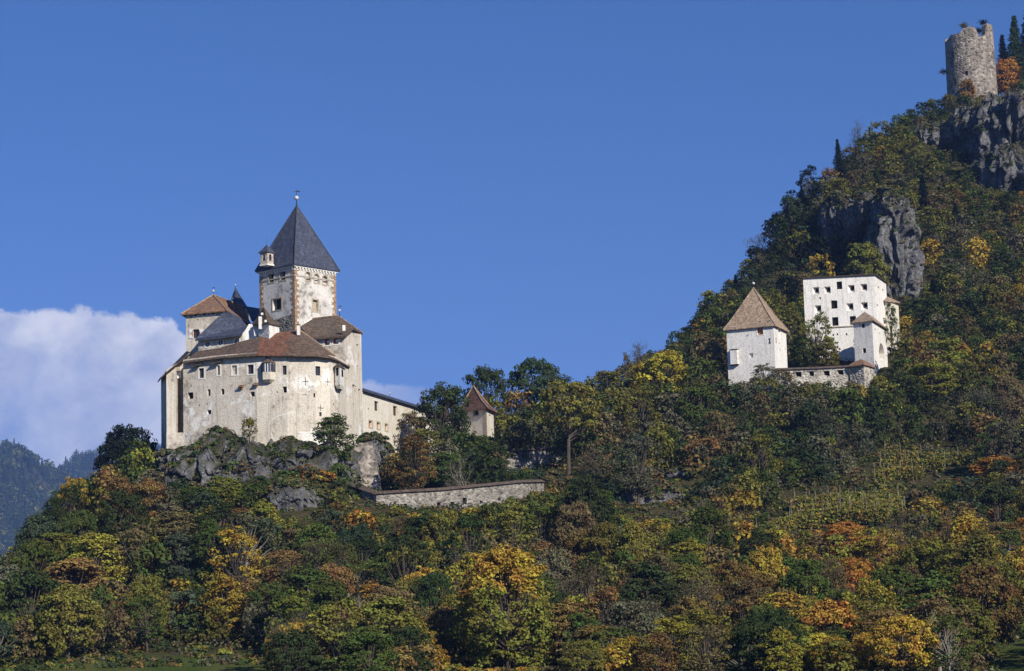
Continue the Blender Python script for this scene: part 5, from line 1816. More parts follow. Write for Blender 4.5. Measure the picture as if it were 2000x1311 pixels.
sp('broad', 178, 1050, 58, 312, 'yellow', desc='yellow tree on the left slope')
sp('wide', 210, 925, 80, 338, 'green', desc='pale-stemmed green tree below the near-black ones')
sp('wide', 375, 950, 120, 322, 'green', desc='broad green tree under the grey crag')
sp('broad', 440, 930, 70, 325, 'yellow-green', desc='yellow-green tree against the castle crag')
sp('broad', 470, 990, 80, 316, 'rust-brown', desc='rust-brown tree below the castle crag')
sp('broad', 430, 1020, 80, 310, 'golden', desc='golden-green tree in the middle of the castle slope')
sp('broad', 612, 1022, 38, 313, 'yellow', desc='small bright yellow tree below the grey outcrop')
sp('broad', 285, 1055, 110, 312, 'rust-brown', desc='wide rust-brown tree on the left slope')
sp('broad', 285, 950, 40, 334, 'orange', desc='small orange tree under the near-black trees')
sp('broad', 650, 1075, 110, 300, 'brown', desc='large brown tree under the curtain wall corner')
sp('broad', 60, 1135, 60, 305, 'yellow-green', desc='yellow-green tree at the left foot of the hill')
sp('broad', 215, 1130, 60, 296, 'orange', desc='dull orange tree low on the left slope')
for px_, py_, w_, Y_, c_ in ((352, 928, 46, 331, 'dark green'), (390, 905, 34, 333, 'olive'), (425, 925, 40, 330, 'green'), (480, 900, 40, 331, 'brown'), (505, 925, 50, 328, 'dark green'), (540, 880, 36, 333, 'grey-brown'),
                           (560, 915, 44, 330, 'green'), (600, 900, 44, 331, 'rust-brown'), (632, 915, 46, 329, 'orange'), (660, 895, 50, 331, 'green'), (665, 935, 50, 326, 'dark green'), (640, 955, 46, 325, 'olive'), (520, 960, 40, 325, 'olive'), (460, 950, 44, 326, 'green'), (700, 940, 30, 329, 'dark green'), (330, 900, 40, 336, 'brown'),
                           (772, 990, 40, 320, 'olive'), (835, 988, 44, 321, 'green'), (1000, 962, 46, 331, 'green'), (1040, 948, 40, 334, 'olive'), (905, 992, 40, 322, 'brown'), (700, 985, 36, 318, 'green'), (660, 975, 40, 322, 'dark green')):
    sp('shrub', px_, py_, w_, Y_, c_)
sp('shrub', 1886, 150, 34, 598, 'rust-brown', base=196, desc='rusty bush growing at the foot of the round tower')

# everything that must stay in view: (min distance, polygon in picture pixels)
PROT = [
    (300, [(1935, 1268), (1960, 1250), (2020, 1238), (2020, 1330), (1935, 1330)]),
    (228, [(900, 1080), (1070, 1080), (1085, 1290), (890, 1290)]),
    (300, [(1600, 1015), (1750, 1015), (1750, 1080), (1600, 1080)]),
    (372, [(1000, 868), (1140, 866), (1140, 912), (1000, 905)]),
    (362, [(1060, 850), (1140, 850), (1140, 915), (1060, 915)]),
    (352, [(308, 735), (365, 560), (500, 390), (665, 500), (712, 640), (712, 850), (690, 868), (620, 872), (560, 850), (500, 848), (440, 858), (400, 872), (325, 885)]),
    (349, [(325, 885), (400, 872), (500, 848), (560, 850), (640, 880), (600, 925), (480, 925), (440, 925), (420, 950), (340, 945)]),
    (348, [(676, 938), (735, 958), (1050, 938), (1054, 962), (960, 977), (800, 992), (735, 1000), (700, 990)]),
    (372, [(985, 880), (1138, 868), (1138, 892), (985, 905)]),
    (362, [(690, 870), (725, 862), (742, 950), (690, 945)]),
    (380, [(708, 740), (800, 770), (800, 800), (785, 850), (760, 868), (712, 868)]),
    (400, [(900, 748), (966, 790), (964, 845), (925, 845), (905, 800)]),
    (418, [(1415, 550), (1540, 640), (1540, 715), (1510, 720), (1470, 735), (1424, 742)]),
    (411, [(1514, 718), (1660, 716), (1709, 700), (1730, 735), (1655, 742), (1530, 742)]),
    (436, [(1540, 600), (1640, 600), (1660, 715), (1540, 715)]),
    (440, [(1567, 536), (1735, 536), (1758, 580), (1735, 640), (1735, 730), (1662, 710), (1640, 650), (1570, 640)]),
    (424, [(1660, 600), (1735, 640), (1735, 730), (1662, 710)]),
    (600, [(1840, 30), (1955, 30), (1955, 185), (1850, 180)]),
    (492, [(1700, 395), (1785, 400), (1795, 570), (1740, 575), (1730, 480)]),
    (512, [(1610, 380), (1700, 380), (1700, 440), (1620, 450)]),
    (575, [(1810, 215), (1990, 215), (2010, 370), (1915, 365), (1900, 290), (1800, 290)]),
    (338, [(1530, 965), (1775, 950), (1770, 1015), (1600, 1030), (1530, 1030)]),
    (372, [(1690, 890), (1905, 875), (1905, 920), (1800, 945), (1700, 945)]),
    (345, [(1215, 955), (1330, 950), (1330, 1000), (1220, 1005)]),
    (360, [(1290, 918), (1365, 912), (1365, 938), (1290, 942)]),
    (326, [(535, 960), (620, 945), (640, 985), (590, 1015), (545, 1000)]),
]
SKYL = [(-50, 1120), (0, 1085), (50, 1010), (100, 945), (140, 928), (200, 905), (222, 860), (265, 840), (300, 858), (325, 880), (700, 870), (760, 840), (800, 785), (850, 745), (900, 770), (920, 790), (940, 740), (1000, 705), (1080, 705), (1120, 735), (1180, 722),
        (1240, 690), (1290, 680), (1325, 645), (1350, 590), (1380, 545), (1430, 515), (1460, 470), (1490, 430), (1520, 385), (1560, 330), (1600, 315), (1640, 285), (1680, 245), (1720, 215), (1780, 200), (1840, 185), (1945, 185), (1950, 70), (2000, 20), (2100, 0)]
_sx = [p[0] for p in SKYL]
_sy = [p[1] for p in SKYL]


def inpoly(x, y, poly):
    c = False
    j = len(poly) - 1
    for i in range(len(poly)):
        xi, yi = poly[i]; xj, yj = poly[j]
        if (yi > y) != (yj > y) and x < (xj - xi) * (y - yi) / (yj - yi) + xi: c = not c
        j = i
    return c


def clear(x, y, z, h, w):
    for dx, f in ((0, 1.0), (-.3, .92), (.3, .92), (-.42, .75), (.42, .75), (-.52, .5), (.52, .5), (-.5, .3), (.5, .3), (0, .75), (0, .5), (-.25, .6), (.25, .6), (0, .25)):
        px, py = proj((x + dx * w, y, z + h * f))
        if py < np.interp(px, _sx, _sy) + (-4 if f == 1 else 0): return False
        for Y, pl in PROT:
            if y < Y and inpoly(px, py, pl): return False
    return True


def palette(px, py, r_):
    """autumn colours vary over the hill"""
    def pick(*a):
        tot = sum(w for _, w in a)
        t = r_.random() * tot
        for n, w in a:
            t -= w
            if t <= 0: return n
        return a[0][0]
    if py < 560:
        if px < 1600: return pick(('near-black green', 3), ('dark green', 4), ('bluish green', 2), ('olive', 1.5), ('grey-brown', 1))
        return pick(('olive', 4), ('green', 2.5), ('dark green', 2.5), ('brown', 1.2), ('grey-brown', 1.3), ('rust-brown', 1), ('golden', .6), ('yellow-green', .6))
    if py < 760 and px > 1300:
        return pick(('olive', 3), ('dark green', 3), ('green', 3), ('rust-brown', .8), ('brown', 1.2), ('yellow-green', .8), ('golden', .4))
    if px < 700:
        if py > 1060: return pick(('olive', 3), ('green', 3), ('rust-brown', 1.6), ('brown', 2.0), ('gold-green', .8), ('golden', .8), ('dark green', 2), ('bluish green', 1.2), ('yellow-green', .8), ('grey-brown', .7))
        return pick(('green', 3), ('dark green', 2.6), ('olive', 2.5), ('rust-brown', 1.2), ('bluish green', 2), ('brown', 1), ('golden', .7), ('yellow-green', .7), ('grey-brown', .8))
    if px > 1500 and py > 980:
        return pick(('olive', 2.8), ('green', 2.0), ('golden', 2.2), ('orange', 1.3), ('rust-brown', 1.4), ('gold-green', 2), ('yellow-green', 1.2), ('dark green', 1.6), ('brown', 1.2), ('yellow', .4))
    if py < 980: return pick(('dark green', 4), ('grey-brown', 1.6), ('olive', 2), ('bluish green', 1.5), ('brown', 1.8), ('green', 1.6), ('rust-brown', .8))
    return pick(('olive', 3.0), ('green', 2.0), ('brown', 2), ('rust-brown', 1.2), ('golden', 1.5), ('gold-green', 1.0), ('dark green', 2), ('grey-brown', 1.0), ('yellow-green', 1), ('orange', .3))


# ------------------------------------------------------------------ the wood: scatter over the hillside
rr_ = random.Random(11)
cell = {}
for t in TREES: cell.setdefault((int(t['x'] // 8), int(t['y'] // 8)), []).append((t['x'], t['y'], t['w'] * .40))


def freeat(x, y, rad):
    cx, cy = int(x // 8), int(y // 8)
    for i in (-1, 0, 1):
        for j in (-1, 0, 1):
            for (a, b, c) in cell.get((cx + i, cy + j), ()):
                if (a - x)**2 + (b - y)**2 < (c + rad)**2: return False
    return True


cand = []
for _ in range(35000):
    y = rr_.uniform(202, 640)
    x = rr_.uniform(-.29, .35) * y
    cand.append((x, y))
cz_ = tz([c[0] for c in cand], [c[1] for c in cand])
# is the ground point in view (not hidden behind the crest)?
GXi = np.arange(-175, 200, 3.0)
cand_ok = []
for (x, y), z in zip(cand, cz_):
    cand_ok.append((x, y, float(z)))
ys_ = np.linspace(.45, .985, 26)
xa = np.array([c[0] for c in cand_ok]); ya = np.array([c[1] for c in cand_ok]); za = np.array([c[2] for c in cand_ok])
vis = np.ones(len(xa), bool)
hmax = 7.5
for f in ys_:
    g = tz(xa * f, ya * f)
    line = CAM.z + (za + hmax - CAM.z) * f
    vis &= g < line
FOOT = [(HP[0].a.x - 3, 25, 338, 372), ]
nplaced = 0
BOX = [(-58, -21, 340.5, 372), (-30, -8, 355, 412), (-9, -1, 394, 405), (38, 52, 412, 430), (55, 72, 437, 452), (64, 76, 419, 442), (66, 76, 440, 458), (cx0 - 7.5, cx0 + 7.5, 598, 614)]
for (x, y, z), v_ in zip(cand_ok, vis):
    if not v_: continue
    if any(a < x < b and c < y < d for a, b, c, d in BOX): continue
    if z < 4.1 + 1.2 * math.sin(x * .13): 
        if not (y < 262 and -.10 * y < x < .205 * y or x > .24 * y): continue
    px, py = proj((x, y, z))
    # vineyards stay open
    if inpoly(px, py, [(1425, 1095), (1510, 985), (1560, 960), (1785, 948), (1790, 1040), (1640, 1050), (1520, 1110)]): continue
    if inpoly(px, py, [(1690, 940), (1700, 885), (1910, 868), (1910, 925), (1800, 950)]): continue
    rad = rr_.choice((1.3, 1.6, 1.9, 2.3)) * (1.0 if y < 420 else .85)
    if not freeat(x, y, rad): continue
    w = rad * 2 * rr_.uniform(1.3, 1.7)
    up_ = z > 60
    h = w * rr_.uniform(.95, 1.5) + (.6 if not up_ else 0)
    if y < 224: h *= .8
    kind = rr_.choice(('broad', 'broad', 'tall', 'wide', 'airy', 'airy'))
    if up_ and rr_.random() < .06: kind = 'spruce'; h *= 1.1; w *= .85
    elif rr_.random() < .08: kind = 'bare'
    ok = False
    for k in range(6):
        if clear(x, y, z, h, w): ok = True; break
        h *= .78; w *= .87
        if h < 1.6: break
    if not ok: continue
    if h < 3.2: kind = 'shrub'
    px2, py2 = proj((x, y, z + h * .7))
    col = palette(px2, py2, rr_)
    if kind == 'spruce': col = rr_.choice(('dark green', 'near-black green', 'dark green'))
    if kind == 'bare': col = rr_.choice(('grey-brown', 'brown'))
    TREES.append(dict(kind=kind, x=x, y=y, z=z, h=h, w=w, col=col, pale=rr_.random() < .3 and kind != 'bare', special=None, rot=rr_.uniform(0, 6.28), vi=None))
    cell.setdefault((int(x // 8), int(y // 8)), []).append((x, y, rad * .92))
print('TREES', len(TREES))

# ------------------------------------------------------------------ trees as things (the 300 that show largest) and the rest as one mass
fam = {'hero': 'tree', 'high': 'tree', 'broad': 'tree', 'tall': 'tree', 'wide': 'tree', 'airy': 'tree', 'spruce': 'conifer', 'bare': 'bare', 'shrub': 'shrub'}
for t in TREES:
    t['px'], t['py'] = proj((t['x'], t['y'], t['z'] + t['h'] * .65))
    t['size'] = t['w'] * t['h'] / t['y']**2 * (1 if -40 < t['px'] < 2040 and t['py'] < 1340 else 0)
limit = {'tree': 290, 'conifer': 60, 'bare': 50, 'shrub': 120}
single, rest = [], []
for f_ in limit:
    L_ = sorted([t for t in TREES if fam[t['kind']] == f_], key=lambda t: (t['special'] is None, -t['size']))
    single += [t for t in L_[:limit[f_]] if t['size'] > 0]
    rest += L_[limit[f_]:] + [t for t in L_[:limit[f_]] if t['size'] == 0]


def zone(px, py):
    if px < 330 and py < 960: return 'left of the castle rock'
    if py < 330: return 'near the round tower'
    if px > 1300 and py < 560: return 'on the slope around the rock pillar' if px > 1600 else 'on the steep dark skyline slope'
    if px > 1735 and py < 800: return 'right of the gatehouse'
    if px > 1380 and py < 760: return 'around the fort buildings'
    if px > 1380 and py < 900: return 'below the fort wall'
    if px > 1250 and py < 900: return 'left of the pale tower'
    if px > 1100 and py < 960: return 'beside the garden wall'
    if px > 700 and py < 960: return 'between the castle and the curtain wall'
    if px > 1500 and py < 1080: return 'beside the vineyard'
    if px < 330: return 'on the far left slope' if py < 1150 else 'at the left foot of the hill'
    if px < 700: return 'below the castle crag' if py < 1130 else 'at the foot of the castle hill'
    if px < 1080: return 'below the curtain wall' if py < 1130 else 'in the centre foreground'
    if px < 1450: return 'on the middle slope' if py < 1120 else 'in the foreground right of centre'
    return 'below the vineyard' if py < 1200 else 'in the bottom right foreground'


word = {'hero': 'big tree', 'high': 'tree', 'broad': 'round-crowned tree', 'tall': 'tall narrow tree', 'wide': 'spreading tree', 'airy': 'loose airy tree', 'spruce': 'spruce', 'bare': 'nearly bare tree', 'shrub': 'shrub'}
nm = {'hero': 'broadleaf_tree', 'high': 'broadleaf_tree', 'broad': 'broadleaf_tree', 'tall': 'broadleaf_tree', 'wide': 'broadleaf_tree', 'airy': 'broadleaf_tree', 'spruce': 'spruce_tree', 'bare': 'bare_tree', 'shrub': 'shrub'}
grp = {'tree': 'broadleaf trees on the hillside', 'conifer': 'spruces on the hillside', 'bare': 'bare trees on the hillside', 'shrub': 'shrubs on the hillside'}
bucket = {}
for t in single:
    if not t['special']: bucket.setdefault((t['col'], word[t['kind']], zone(t['px'], t['py'])), []).append(t)
NUMW = ['', 'first', 'second', 'third', 'fourth', 'fifth', 'sixth', 'seventh', 'eighth', 'ninth', 'tenth', 'eleventh', 'twelfth', 'thirteenth', 'fourteenth', 'fifteenth', 'sixteenth', 'seventeenth', 'eighteenth', 'nineteenth', 'twentieth']
for (c_, w_, z_), L_ in bucket.items():
    L_.sort(key=lambda t: t['px'])
    for i, t in enumerate(L_):
        if len(L_) == 1: t['label'] = f'{c_} {w_} {z_}'
        elif i == 0: t['label'] = f'leftmost {c_} {w_} {z_}'
        elif i == len(L_) - 1: t['label'] = f'rightmost {c_} {w_} {z_}'
        else: t['label'] = f'{c_} {w_} {z_}, {NUMW[min(i + 1, 20)]} from left'
for t in single:
    vi = t['vi'] if t['vi'] is not None else rr_.randrange(NV[t['kind']])
    cm, tm, pw, ph = proto(t['kind'], vi, t['pale'] and t['kind'] in ('bare', 'airy', 'tall'))
    e = bpy.data.objects.new(nm[t['kind']], None)
    e.empty_display_size = .5
    e.location = (t['x'], t['y'], t['z'] - .15)
    e.rotation_euler = (rr_.uniform(-.06, .06), rr_.uniform(-.06, .06), t['rot'])
    e.scale = (t['w'] / pw, t['w'] / pw, t['h'] / ph)
    COL.objects.link(e)
    tag(e, t['special'] or t['label'], {'tree': 'tree', 'conifer': 'tree', 'bare': 'tree', 'shrub': 'shrub'}[fam[t['kind']]], grp[fam[t['kind']]])
    base = COLS[t['col']]
    j = rr_.uniform(.8, 1.25)
    if t['kind'] == 'hero':
        o = bpy.data.objects.new('golden_crown', HERO[0])
        COL.objects.link(o)
        o.parent = e
        o.color = (.27, .155, .022, 1)
        o['label'] = 'golden upper part of the crown'
    for nme, me in (('crown', cm), ('trunk', tm)):
        o = bpy.data.objects.new(nme, me)
        COL.objects.link(o)
        o.parent = e
        if nme == 'crown': o.color = (*[min(1, c * j * rr_.uniform(.93, 1.07)) for c in base], 1)

# low-detail crowns for the mass
VV, CCc = [], []
LO = {}
for kind in ('broad', 'spruce', 'shrub', 'airy'):
    for i in range(2):
        r_ = np.random.default_rng(50 + i)
        if kind == 'spruce':
            cm = proto('spruce', i)[0]
            n = len(cm.vertices)
            a = np.empty(n * 3, dtype=np.float32)
            cm.vertices.foreach_get('co', a)
            a = a.reshape(-1, 4, 3)[::4]
            ctr = a.mean(1, keepdims=True)
            a = ctr + (a - ctr) * 1.8
            LO[kind, i] = (a, 4.6, 11.0)
        else:
            P_, N_, CC = crown_broad(90 + i, 3.2, 3.2, 46 if kind != 'airy' else 30, 16, 0, .95, .35)
            V = leafquads(P_ + np.array([0, 0, 4.2]), N_, .58, .85, r_).reshape(-1, 4, 3)
            LO[kind, i] = (V, 6.4, 7.4)
for t in rest:
    k = t['kind'] if t['kind'] in ('spruce', 'shrub', 'airy') else 'broad'
    V, pw, ph = LO[k, rr_.randrange(2)]
    a = t['rot']
    Rm = np.array([[math.cos(a), -math.sin(a), 0], [math.sin(a), math.cos(a), 0], [0, 0, 1]])
    sc_ = np.array([t['w'] / pw, t['w'] / pw, t['h'] / ph])
    q_ = (V.reshape(-1, 3) * sc_) @ Rm.T + np.array([t['x'], t['y'], t['z'] - .3])
    VV.append(q_)
    j = rr_.uniform(.75, 1.25)
    CCc.append(np.tile(np.array(COLS[t['col']]) * j, (len(q_) // 4, 1)))
if VV:
    VV, CCc = np.concatenate(VV), np.concatenate(CCc)
    o = bpy.data.objects.new('distant_trees', npmesh('distant_trees', VV, np.arange(len(VV)).reshape(-1, 4), MT['leafattr'], CCc))
    tag(link(o), 'mass of smaller autumn trees filling the slopes between the single ones', 'trees', kind='stuff')
    print('REST', len(rest), len(VV) // 4)

# undergrowth
N_ = 28000
ux, uy = [], []
while len(ux) < N_:
    y = rr_.uniform(204, 620)
    x = rr_.uniform(-.26, .31) * y
    ux.append(x); uy.append(y)
ux, uy = np.array(ux), np.array(uy)
uz = tz(ux, uy)
r_ = np.random.default_rng(5)
ok = (uz > 3.2) | ((uy < 262) & (ux > -.10 * uy) & (ux < .205 * uy))
for f in ys_: ok &= tz(ux * f, uy * f) < CAM.z + (uz + 1.6 - CAM.z) * f
for a, b, c, d in BOX: ok &= ~((ux > a + 1) & (ux < b - 1) & (uy > c + 1) & (uy < d - 1))
ux, uy, uz = ux[ok], uy[ok], uz[ok]
upx, upy = projn(np.stack([ux, uy, uz + .8], -1))
small = np.ones(len(ux))
for i in range(len(ux)):
    for Y, pl in PROT:
        if uy[i] < Y and inpoly(upx[i], upy[i], pl): small[i] = .5
    if inpoly(upx[i], upy[i], [(1425, 1095), (1510, 985), (1560, 960), (1785, 948), (1790, 1040), (1640, 1050), (1520, 1110)]): small[i] = .3
    if uz[i] < 5: small[i] = min(small[i], .5)
nl = 30
ra, rb = [], []
for G in ROCKV:
    dz = np.gradient(G[..., 2], axis=0)
    e1, e2 = np.gradient(G, axis=0), np.gradient(G, axis=1)
    nn_ = unit(np.cross(e2, e1)).reshape(-1, 3)
    P_ = G.reshape(-1, 3)
    pm_ = fbm(P_[:, 0] / 3.5, P_[:, 1] / 3.5, P_[:, 2] / 3.5, 3)
    sel = (nn_[:, 2] * .55 + pm_ * .9 > .74) & (r_.uniform(size=len(P_)) < .075)
    ra.append(P_[sel])
ra = np.concatenate(ra)
print('ROCKVEG', len(ra))
ux, uy, uz = np.concatenate([ux, ra[:, 0]]), np.concatenate([uy, ra[:, 1]]), np.concatenate([uz, ra[:, 2] - .1])
small = np.concatenate([small, np.full(len(ra), .42)])
which = np.repeat(np.arange(len(ux)), nl)
o_ = unit(r_.normal(size=(len(which), 3)))
o_[:, 2] = np.abs(o_[:, 2])
rad = (r_.uniform(.5, 1.35, len(ux)) * small)[which][:, None]
C_ = np.stack([ux, uy, uz], -1)[which] + o_ * rad * np.array([1.3, 1.3, 1.0])
V = leafquads(C_, unit(o_ + np.array([0, 0, .4]) + r_.normal(size=o_.shape) * .4), .42, .8, r_)
names = ['dark green', 'green', 'olive', 'brown', 'grey-brown', 'rust-brown', 'bluish green', 'yellow-green']
pc_ = np.array([COLS[n] for n in names])[r_.choice(len(names), len(ux), p=[.2, .16, .2, .14, .14, .06, .06, .04])]
pc_[-len(ra):] = np.array([COLS[n] for n in ('dark green', 'grey-brown', 'brown', 'green')])[r_.choice(4, len(ra))]
o = bpy.data.objects.new('undergrowth', npmesh('undergrowth', V, np.arange(len(V)).reshape(-1, 4), MT['leafattr'], pc_[which] * r_.uniform(.7, 1.3, (len(ux), 1))[which]))
tag(link(o), 'low bushes and brambles covering the hillside between the trees', 'undergrowth', kind='stuff')

# ================================================================== vineyard
def vine_posts(quad, nrow, ncol, Yr, hgt, lab, seed):
    r2 = random.Random(seed)
    P_ = []
    for i in range(nrow):
        v_ = i / max(1, nrow - 1)
        for j in range(ncol):
            u_ = (j + r2.uniform(-.25, .25)) / (ncol - 1)
            a = (quad[0][0] * (1 - u_) + quad[1][0] * u_, quad[0][1] * (1 - u_) + quad[1][1] * u_)
            b = (quad[3][0] * (1 - u_) + quad[2][0] * u_, quad[3][1] * (1 - u_) + quad[2][1] * u_)
            px, py = a[0] * (1 - v_) + b[0] * v_, a[1] * (1 - v_) + b[1] * v_
            # walk along the ray to the ground
            Y = 280.0
            while Y < 460:
                p = at(px, py, Y)
                if tz1(p.x, p.y) > p.z: break
                Y += 1.0
            P_.append((i, j, p.x, p.y, tz1(p.x, p.y)))
    return P_


pm = None
vine_rows = {}
allp = []
for vid, (quad, nr, nc, lab) in enumerate((([(1535, 1040), (1765, 1022), (1752, 985), (1560, 1000)], 5, 10, 'lower'), ([(1435, 1100), (1530, 1085), (1540, 1040), (1480, 1060)], 3, 6, 'left'), ([(1705, 945), (1800, 940), (1900, 915), (1730, 905)], 3, 6, 'upper'))):
    pts_ = vine_posts(quad, nr, nc, None, 2, lab, vid)
    for (i, j, x, y, z) in pts_:
        allp.append((lab, i, j, x, y, z))
        vine_rows.setdefault((lab, i), []).append((x, y, z))
r2 = random.Random(3)
rowname = ['front', 'second', 'third', 'fourth', 'back']
cntr = {}
for (lab, i, j, x, y, z) in allp:
    h_ = r2.uniform(2.3, 3.6) if lab != 'upper' else r2.uniform(2.6, 3.8)
    if pm is None:
        m = MB()
        m.tube([(0, 0, -.3), (.01, 0, .9), (-.02, 0, 2.0), (0, 0, 3.0)], [.05, .045, .042, .035], 6)
        o = m.build('vine_post', MT['post'])
        pm = o
    else:
        o = pm.copy(); COL.objects.link(o)
    o.location = (x, y, z)
    o.scale = (1, 1, h_ / 3)
    o.rotation_euler = (r2.uniform(-.07, .07), r2.uniform(-.08, .08), r2.uniform(-.5, .5))
    place = {'lower': 'lower vineyard', 'left': 'left vineyard tongue', 'upper': 'upper vines'}[lab]
    tag(o, f'pale post, {NUMW[j + 1]} from left, {rowname[i]} row of the {place}', 'post', 'vine posts on the slope')
VR, VC = [], []
r_ = np.random.default_rng(8)
k = 0
for (lab, i), L_ in vine_rows.items():
    L_.sort()
    cen = []
    for a, b in zip(L_[:-1], L_[1:]):
        n = 230
        t_ = r_.uniform(0, 1, n)[:, None]
        cen.append(np.array(a) * (1 - t_) + np.array(b) * t_)
    cen = np.concatenate(cen)
    hh_ = r_.uniform(.2, 2.2, len(cen))
    cen = cen + np.stack([r_.normal(size=len(cen)) * .35, r_.normal(size=len(cen)) * .4, hh_], -1)
    V = leafquads(cen, unit(r_.normal(size=cen.shape) * .6 + np.array([.3, -.6, .7])), .36, .85, r_)
    c_ = np.array([COLS[n] for n in ('olive', 'yellow-green', 'golden', 'brown', 'green')])[r_.choice(5, len(cen), p=[.34, .2, .14, .16, .16])]
    o = bpy.data.objects.new('vine_row', npmesh('vine_row', V, np.arange(len(V)).reshape(-1, 4), MT['leafattr'], c_))
    tag(link(o), f'{rowname[i]} row of low autumn vines in the ' + {'lower': 'lower vineyard', 'left': 'left tongue of the vineyard', 'upper': 'upper vineyard'}[lab], 'vines', 'rows of vines')

# bushes growing on the broken tower top and sides
def tuft(px, py, Y, r0, col, lab, n=260):
    r_ = np.random.default_rng(int(px))
    c = np.array(at(px, py, Y))
    o_ = unit(r_.normal(size=(n, 3))) * r_.uniform(.2, 1, n)[:, None] * r0 * (1 + .5 * r_.normal(size=(n, 1)) * .6) * np.array([1.3, 1.0, .75])
    V = leafquads(c + o_, unit(o_ + r_.normal(size=o_.shape) * .8), .42, .5, r_)
    root = thing('bush', tuple(c), lab, 'bush', 'bushes rooted in the masonry')
    me = npmesh('foliage', V - c, np.arange(len(V)).reshape(-1, 4), MT['leafattr'], np.tile(np.array(COLS[col]), (n, 1)))
    link(bpy.data.objects.new('foliage', me), root)
    tr = MB()
    for q_ in o_[::14]:
        tr.tube([Vector(c) + Vector((0, 0, -r0 * .9)), Vector(c + q_ * .5), Vector(c + q_)], [.07, .04, .015], 4, False)
    tr.build('stems', MT['bark'], root)


tuft(1883, 50, 604, 1.2, 'brown', 'twiggy bush on top of the round tower, middle of its rim')
tuft(1920, 44, 604, 1.1, 'near-black green', 'dark bush on the highest turret of the round tower')
tuft(1913, 60, 608, 1.1, 'near-black green', 'dark bush in the gap of the round tower rim')
tuft(1843, 140, 603, 1.1, 'near-black green', 'dark bush leaning out from the left side of the round tower', 200)
tuft(486, 824, 338.6, .9, 'olive', 'olive bush rooted in the pale wall above the crag', 200)
tuft(1881, 166, 598.5, 1.3, 'rust-brown', 'rusty bush low on the face of the round tower')

# ================================================================== railway masts near the foot of the slope
mast0 = None
for i, (px, y0, y1, lab) in enumerate(((603, 1148, 1176, 'left one of three small pale insulator masts in the dark wood'), (681, 1158, 1184, 'middle one of three small pale insulator masts in the dark wood'), (757, 1170, 1196, 'right one of three small pale insulator masts in the dark wood'))):
    Y = 250.0
    while Y < 300:
        p = at(px, y1, Y)
        gz = tz1(p.x, Y)
        if p.z - gz < 4.5: break
        Y += 1
    root = thing('insulator_mast', (p.x, Y, gz), lab, 'mast', 'insulator masts along the foot of the hill')
    zt_ = zp(px, y0, Y)
    m = MB()
    m.tube([(p.x, Y, gz - .3), (p.x, Y, p.z)], [.12, .09], 8)
    m.tube([(p.x, Y, p.z), (p.x, Y, zt_)], [.09, .06], 8)
    m.build('pole', MT['iron'], root)
    m = MB()
    zz_ = p.z + .05
    while zz_ < zt_ - .05:
        m.tube([(p.x, Y, zz_), (p.x, Y, zz_ + .05), (p.x, Y, zz_ + .11)], [.08, .16, .08], 8)
        zz_ += .14
    m.tube([(p.x, Y, p.z - .1), (p.x, Y, p.z)], [.28, .28], 8)
    m.build('insulator', MT['finial'], root)

# ================================================================== far forested mountain on the left
fx = np.linspace(-2500, 500, 150)
fy = np.linspace(3150, 6000, 110)
FX, FY = np.meshgrid(fx, fy)


def farz(x, y):
    """two wooded ridges, the nearer one falling to the right"""
    x = np.asarray(x, float); y = np.asarray(y, float)
    prx = 1000 + x / y * F
    r1_ = np.interp(prx, [-600, -200, 0, 60, 110, 160, 230, 320, 500, 900], [520, 470, 455, 430, 405, 370, 320, 260, 180, 60])      # px above the eye line
    r2_ = np.interp(prx, [-600, -200, 60, 100, 140, 190, 240, 330, 450, 600, 900], [500, 470, 405, 430, 450, 465, 478, 470, 430, 330, 150])
    z1 = (r1_ - 22) / F * 4330
    z2 = (r2_ - 22) / F * 5400
    a = z1 * np.clip(1 - np.abs(y - 4330) / 1030, 0, 1) ** .8
    b = z2 * np.clip(1 - np.abs(y - 5400) / 930, 0, 1) ** .8
    n = (fbm(x / 260, y / 260, x * 0, 4) - .5) * 100
    z = np.maximum(a, b)
    return z + n * np.clip(z / 60, 0, 1)


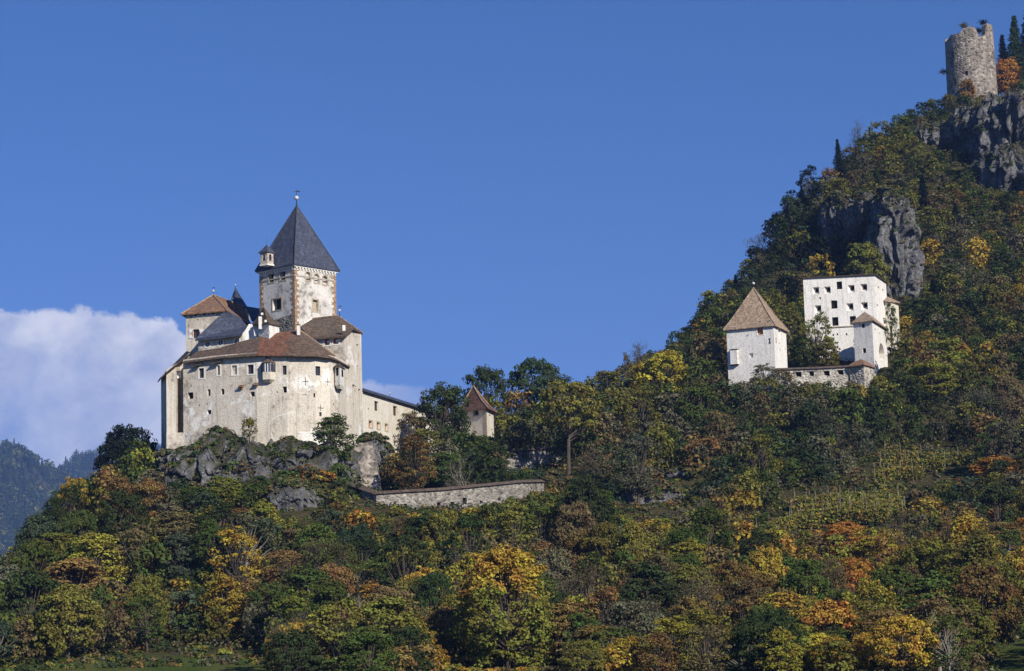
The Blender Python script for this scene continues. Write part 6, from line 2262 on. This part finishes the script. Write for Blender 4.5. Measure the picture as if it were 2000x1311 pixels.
FZ = farz(FX, FY)
idx = np.arange(FX.size).reshape(FX.shape)
q = np.stack([idx[:-1, :-1], idx[:-1, 1:], idx[1:, 1:], idx[1:, :-1]], -1).reshape(-1, 4)
o = bpy.data.objects.new('mountain', npmesh('mountain', np.stack([FX, FY, FZ - 3], -1).reshape(-1, 3), q, MT['ground'], smooth=True))
tag(link(o), 'far hazy mountain ridge left of the castle hill', kind='structure')
V0_ = LO['spruce', 0][0][::3]
r_ = np.random.default_rng(77)
VV, CC_ = [], []
cnt = 0
for _ in range(30000):
    y = r_.uniform(3300, 5500)
    x = (r_.uniform(-60, 420) - 1000) / F * y
    if fbm(np.array([x / 100]), np.array([y / 100]), np.array([0.]), 2)[0] < .30: continue
    z = float(farz([x], [y])[0])
    if z < 60: continue
    if cnt > 5200: break
    cnt += 1
    hgt = r_.uniform(18, 36)
    wdt = hgt * r_.uniform(.30, .42)
    broad = r_.random() < .35
    a = r_.uniform(0, 6.28)
    Rm = np.array([[math.cos(a), -math.sin(a), 0], [math.sin(a), math.cos(a), 0], [0, 0, 1]])
    if broad:
        V, pw, ph = LO['broad', 0]
        V = V[::8]
        ctr = V.mean(1, keepdims=True); V = ctr + (V - ctr) * 2.4
        wdt = hgt * .75; hgt *= .8
    else:
        V, pw, ph = V0_, 4.6, 11.0
        ctr = V.mean(1, keepdims=True); V = ctr + (V - ctr) * 1.5
    VV.append((V.reshape(-1, 3) * np.array([wdt / pw, wdt / pw, hgt / ph])) @ Rm.T + np.array([x, y, z - 3]))
    c = COLS['dark green'] if not broad else COLS[['green', 'dark green', 'olive', 'green'][int(r_.integers(4))]]
    CC_.append(np.tile(np.array(c) * r_.uniform(.7, 1.4), (len(V), 1)))
VV, CC_ = np.concatenate(VV), np.concatenate(CC_)
o = bpy.data.objects.new('far_forest', npmesh('far_forest', VV, np.arange(len(VV)).reshape(-1, 4), MT['leafattr'], CC_))
tag(link(o), 'blue hazy conifer forest covering the far mountain', 'forest', kind='stuff')
print('FAR', cnt, len(VV) // 4)

# ================================================================== the air
m, t, mo = newmat('haze')
pvn = t.add('ShaderNodeVolumePrincipled', ins={'Color': (.30, .50, 1.0, 1), 'Density': 0.000092, 'Anisotropy': 0.1})
t.l.new(pvn.outputs[0], mo.inputs['Volume'])
mb = MB()
mb.abox(-7700, 7700, -3200, 7700, -1.5, 640)
hz = mb.build('haze', m)
tag(hz, 'thin blue haze in the valley air', 'haze', kind='stuff')
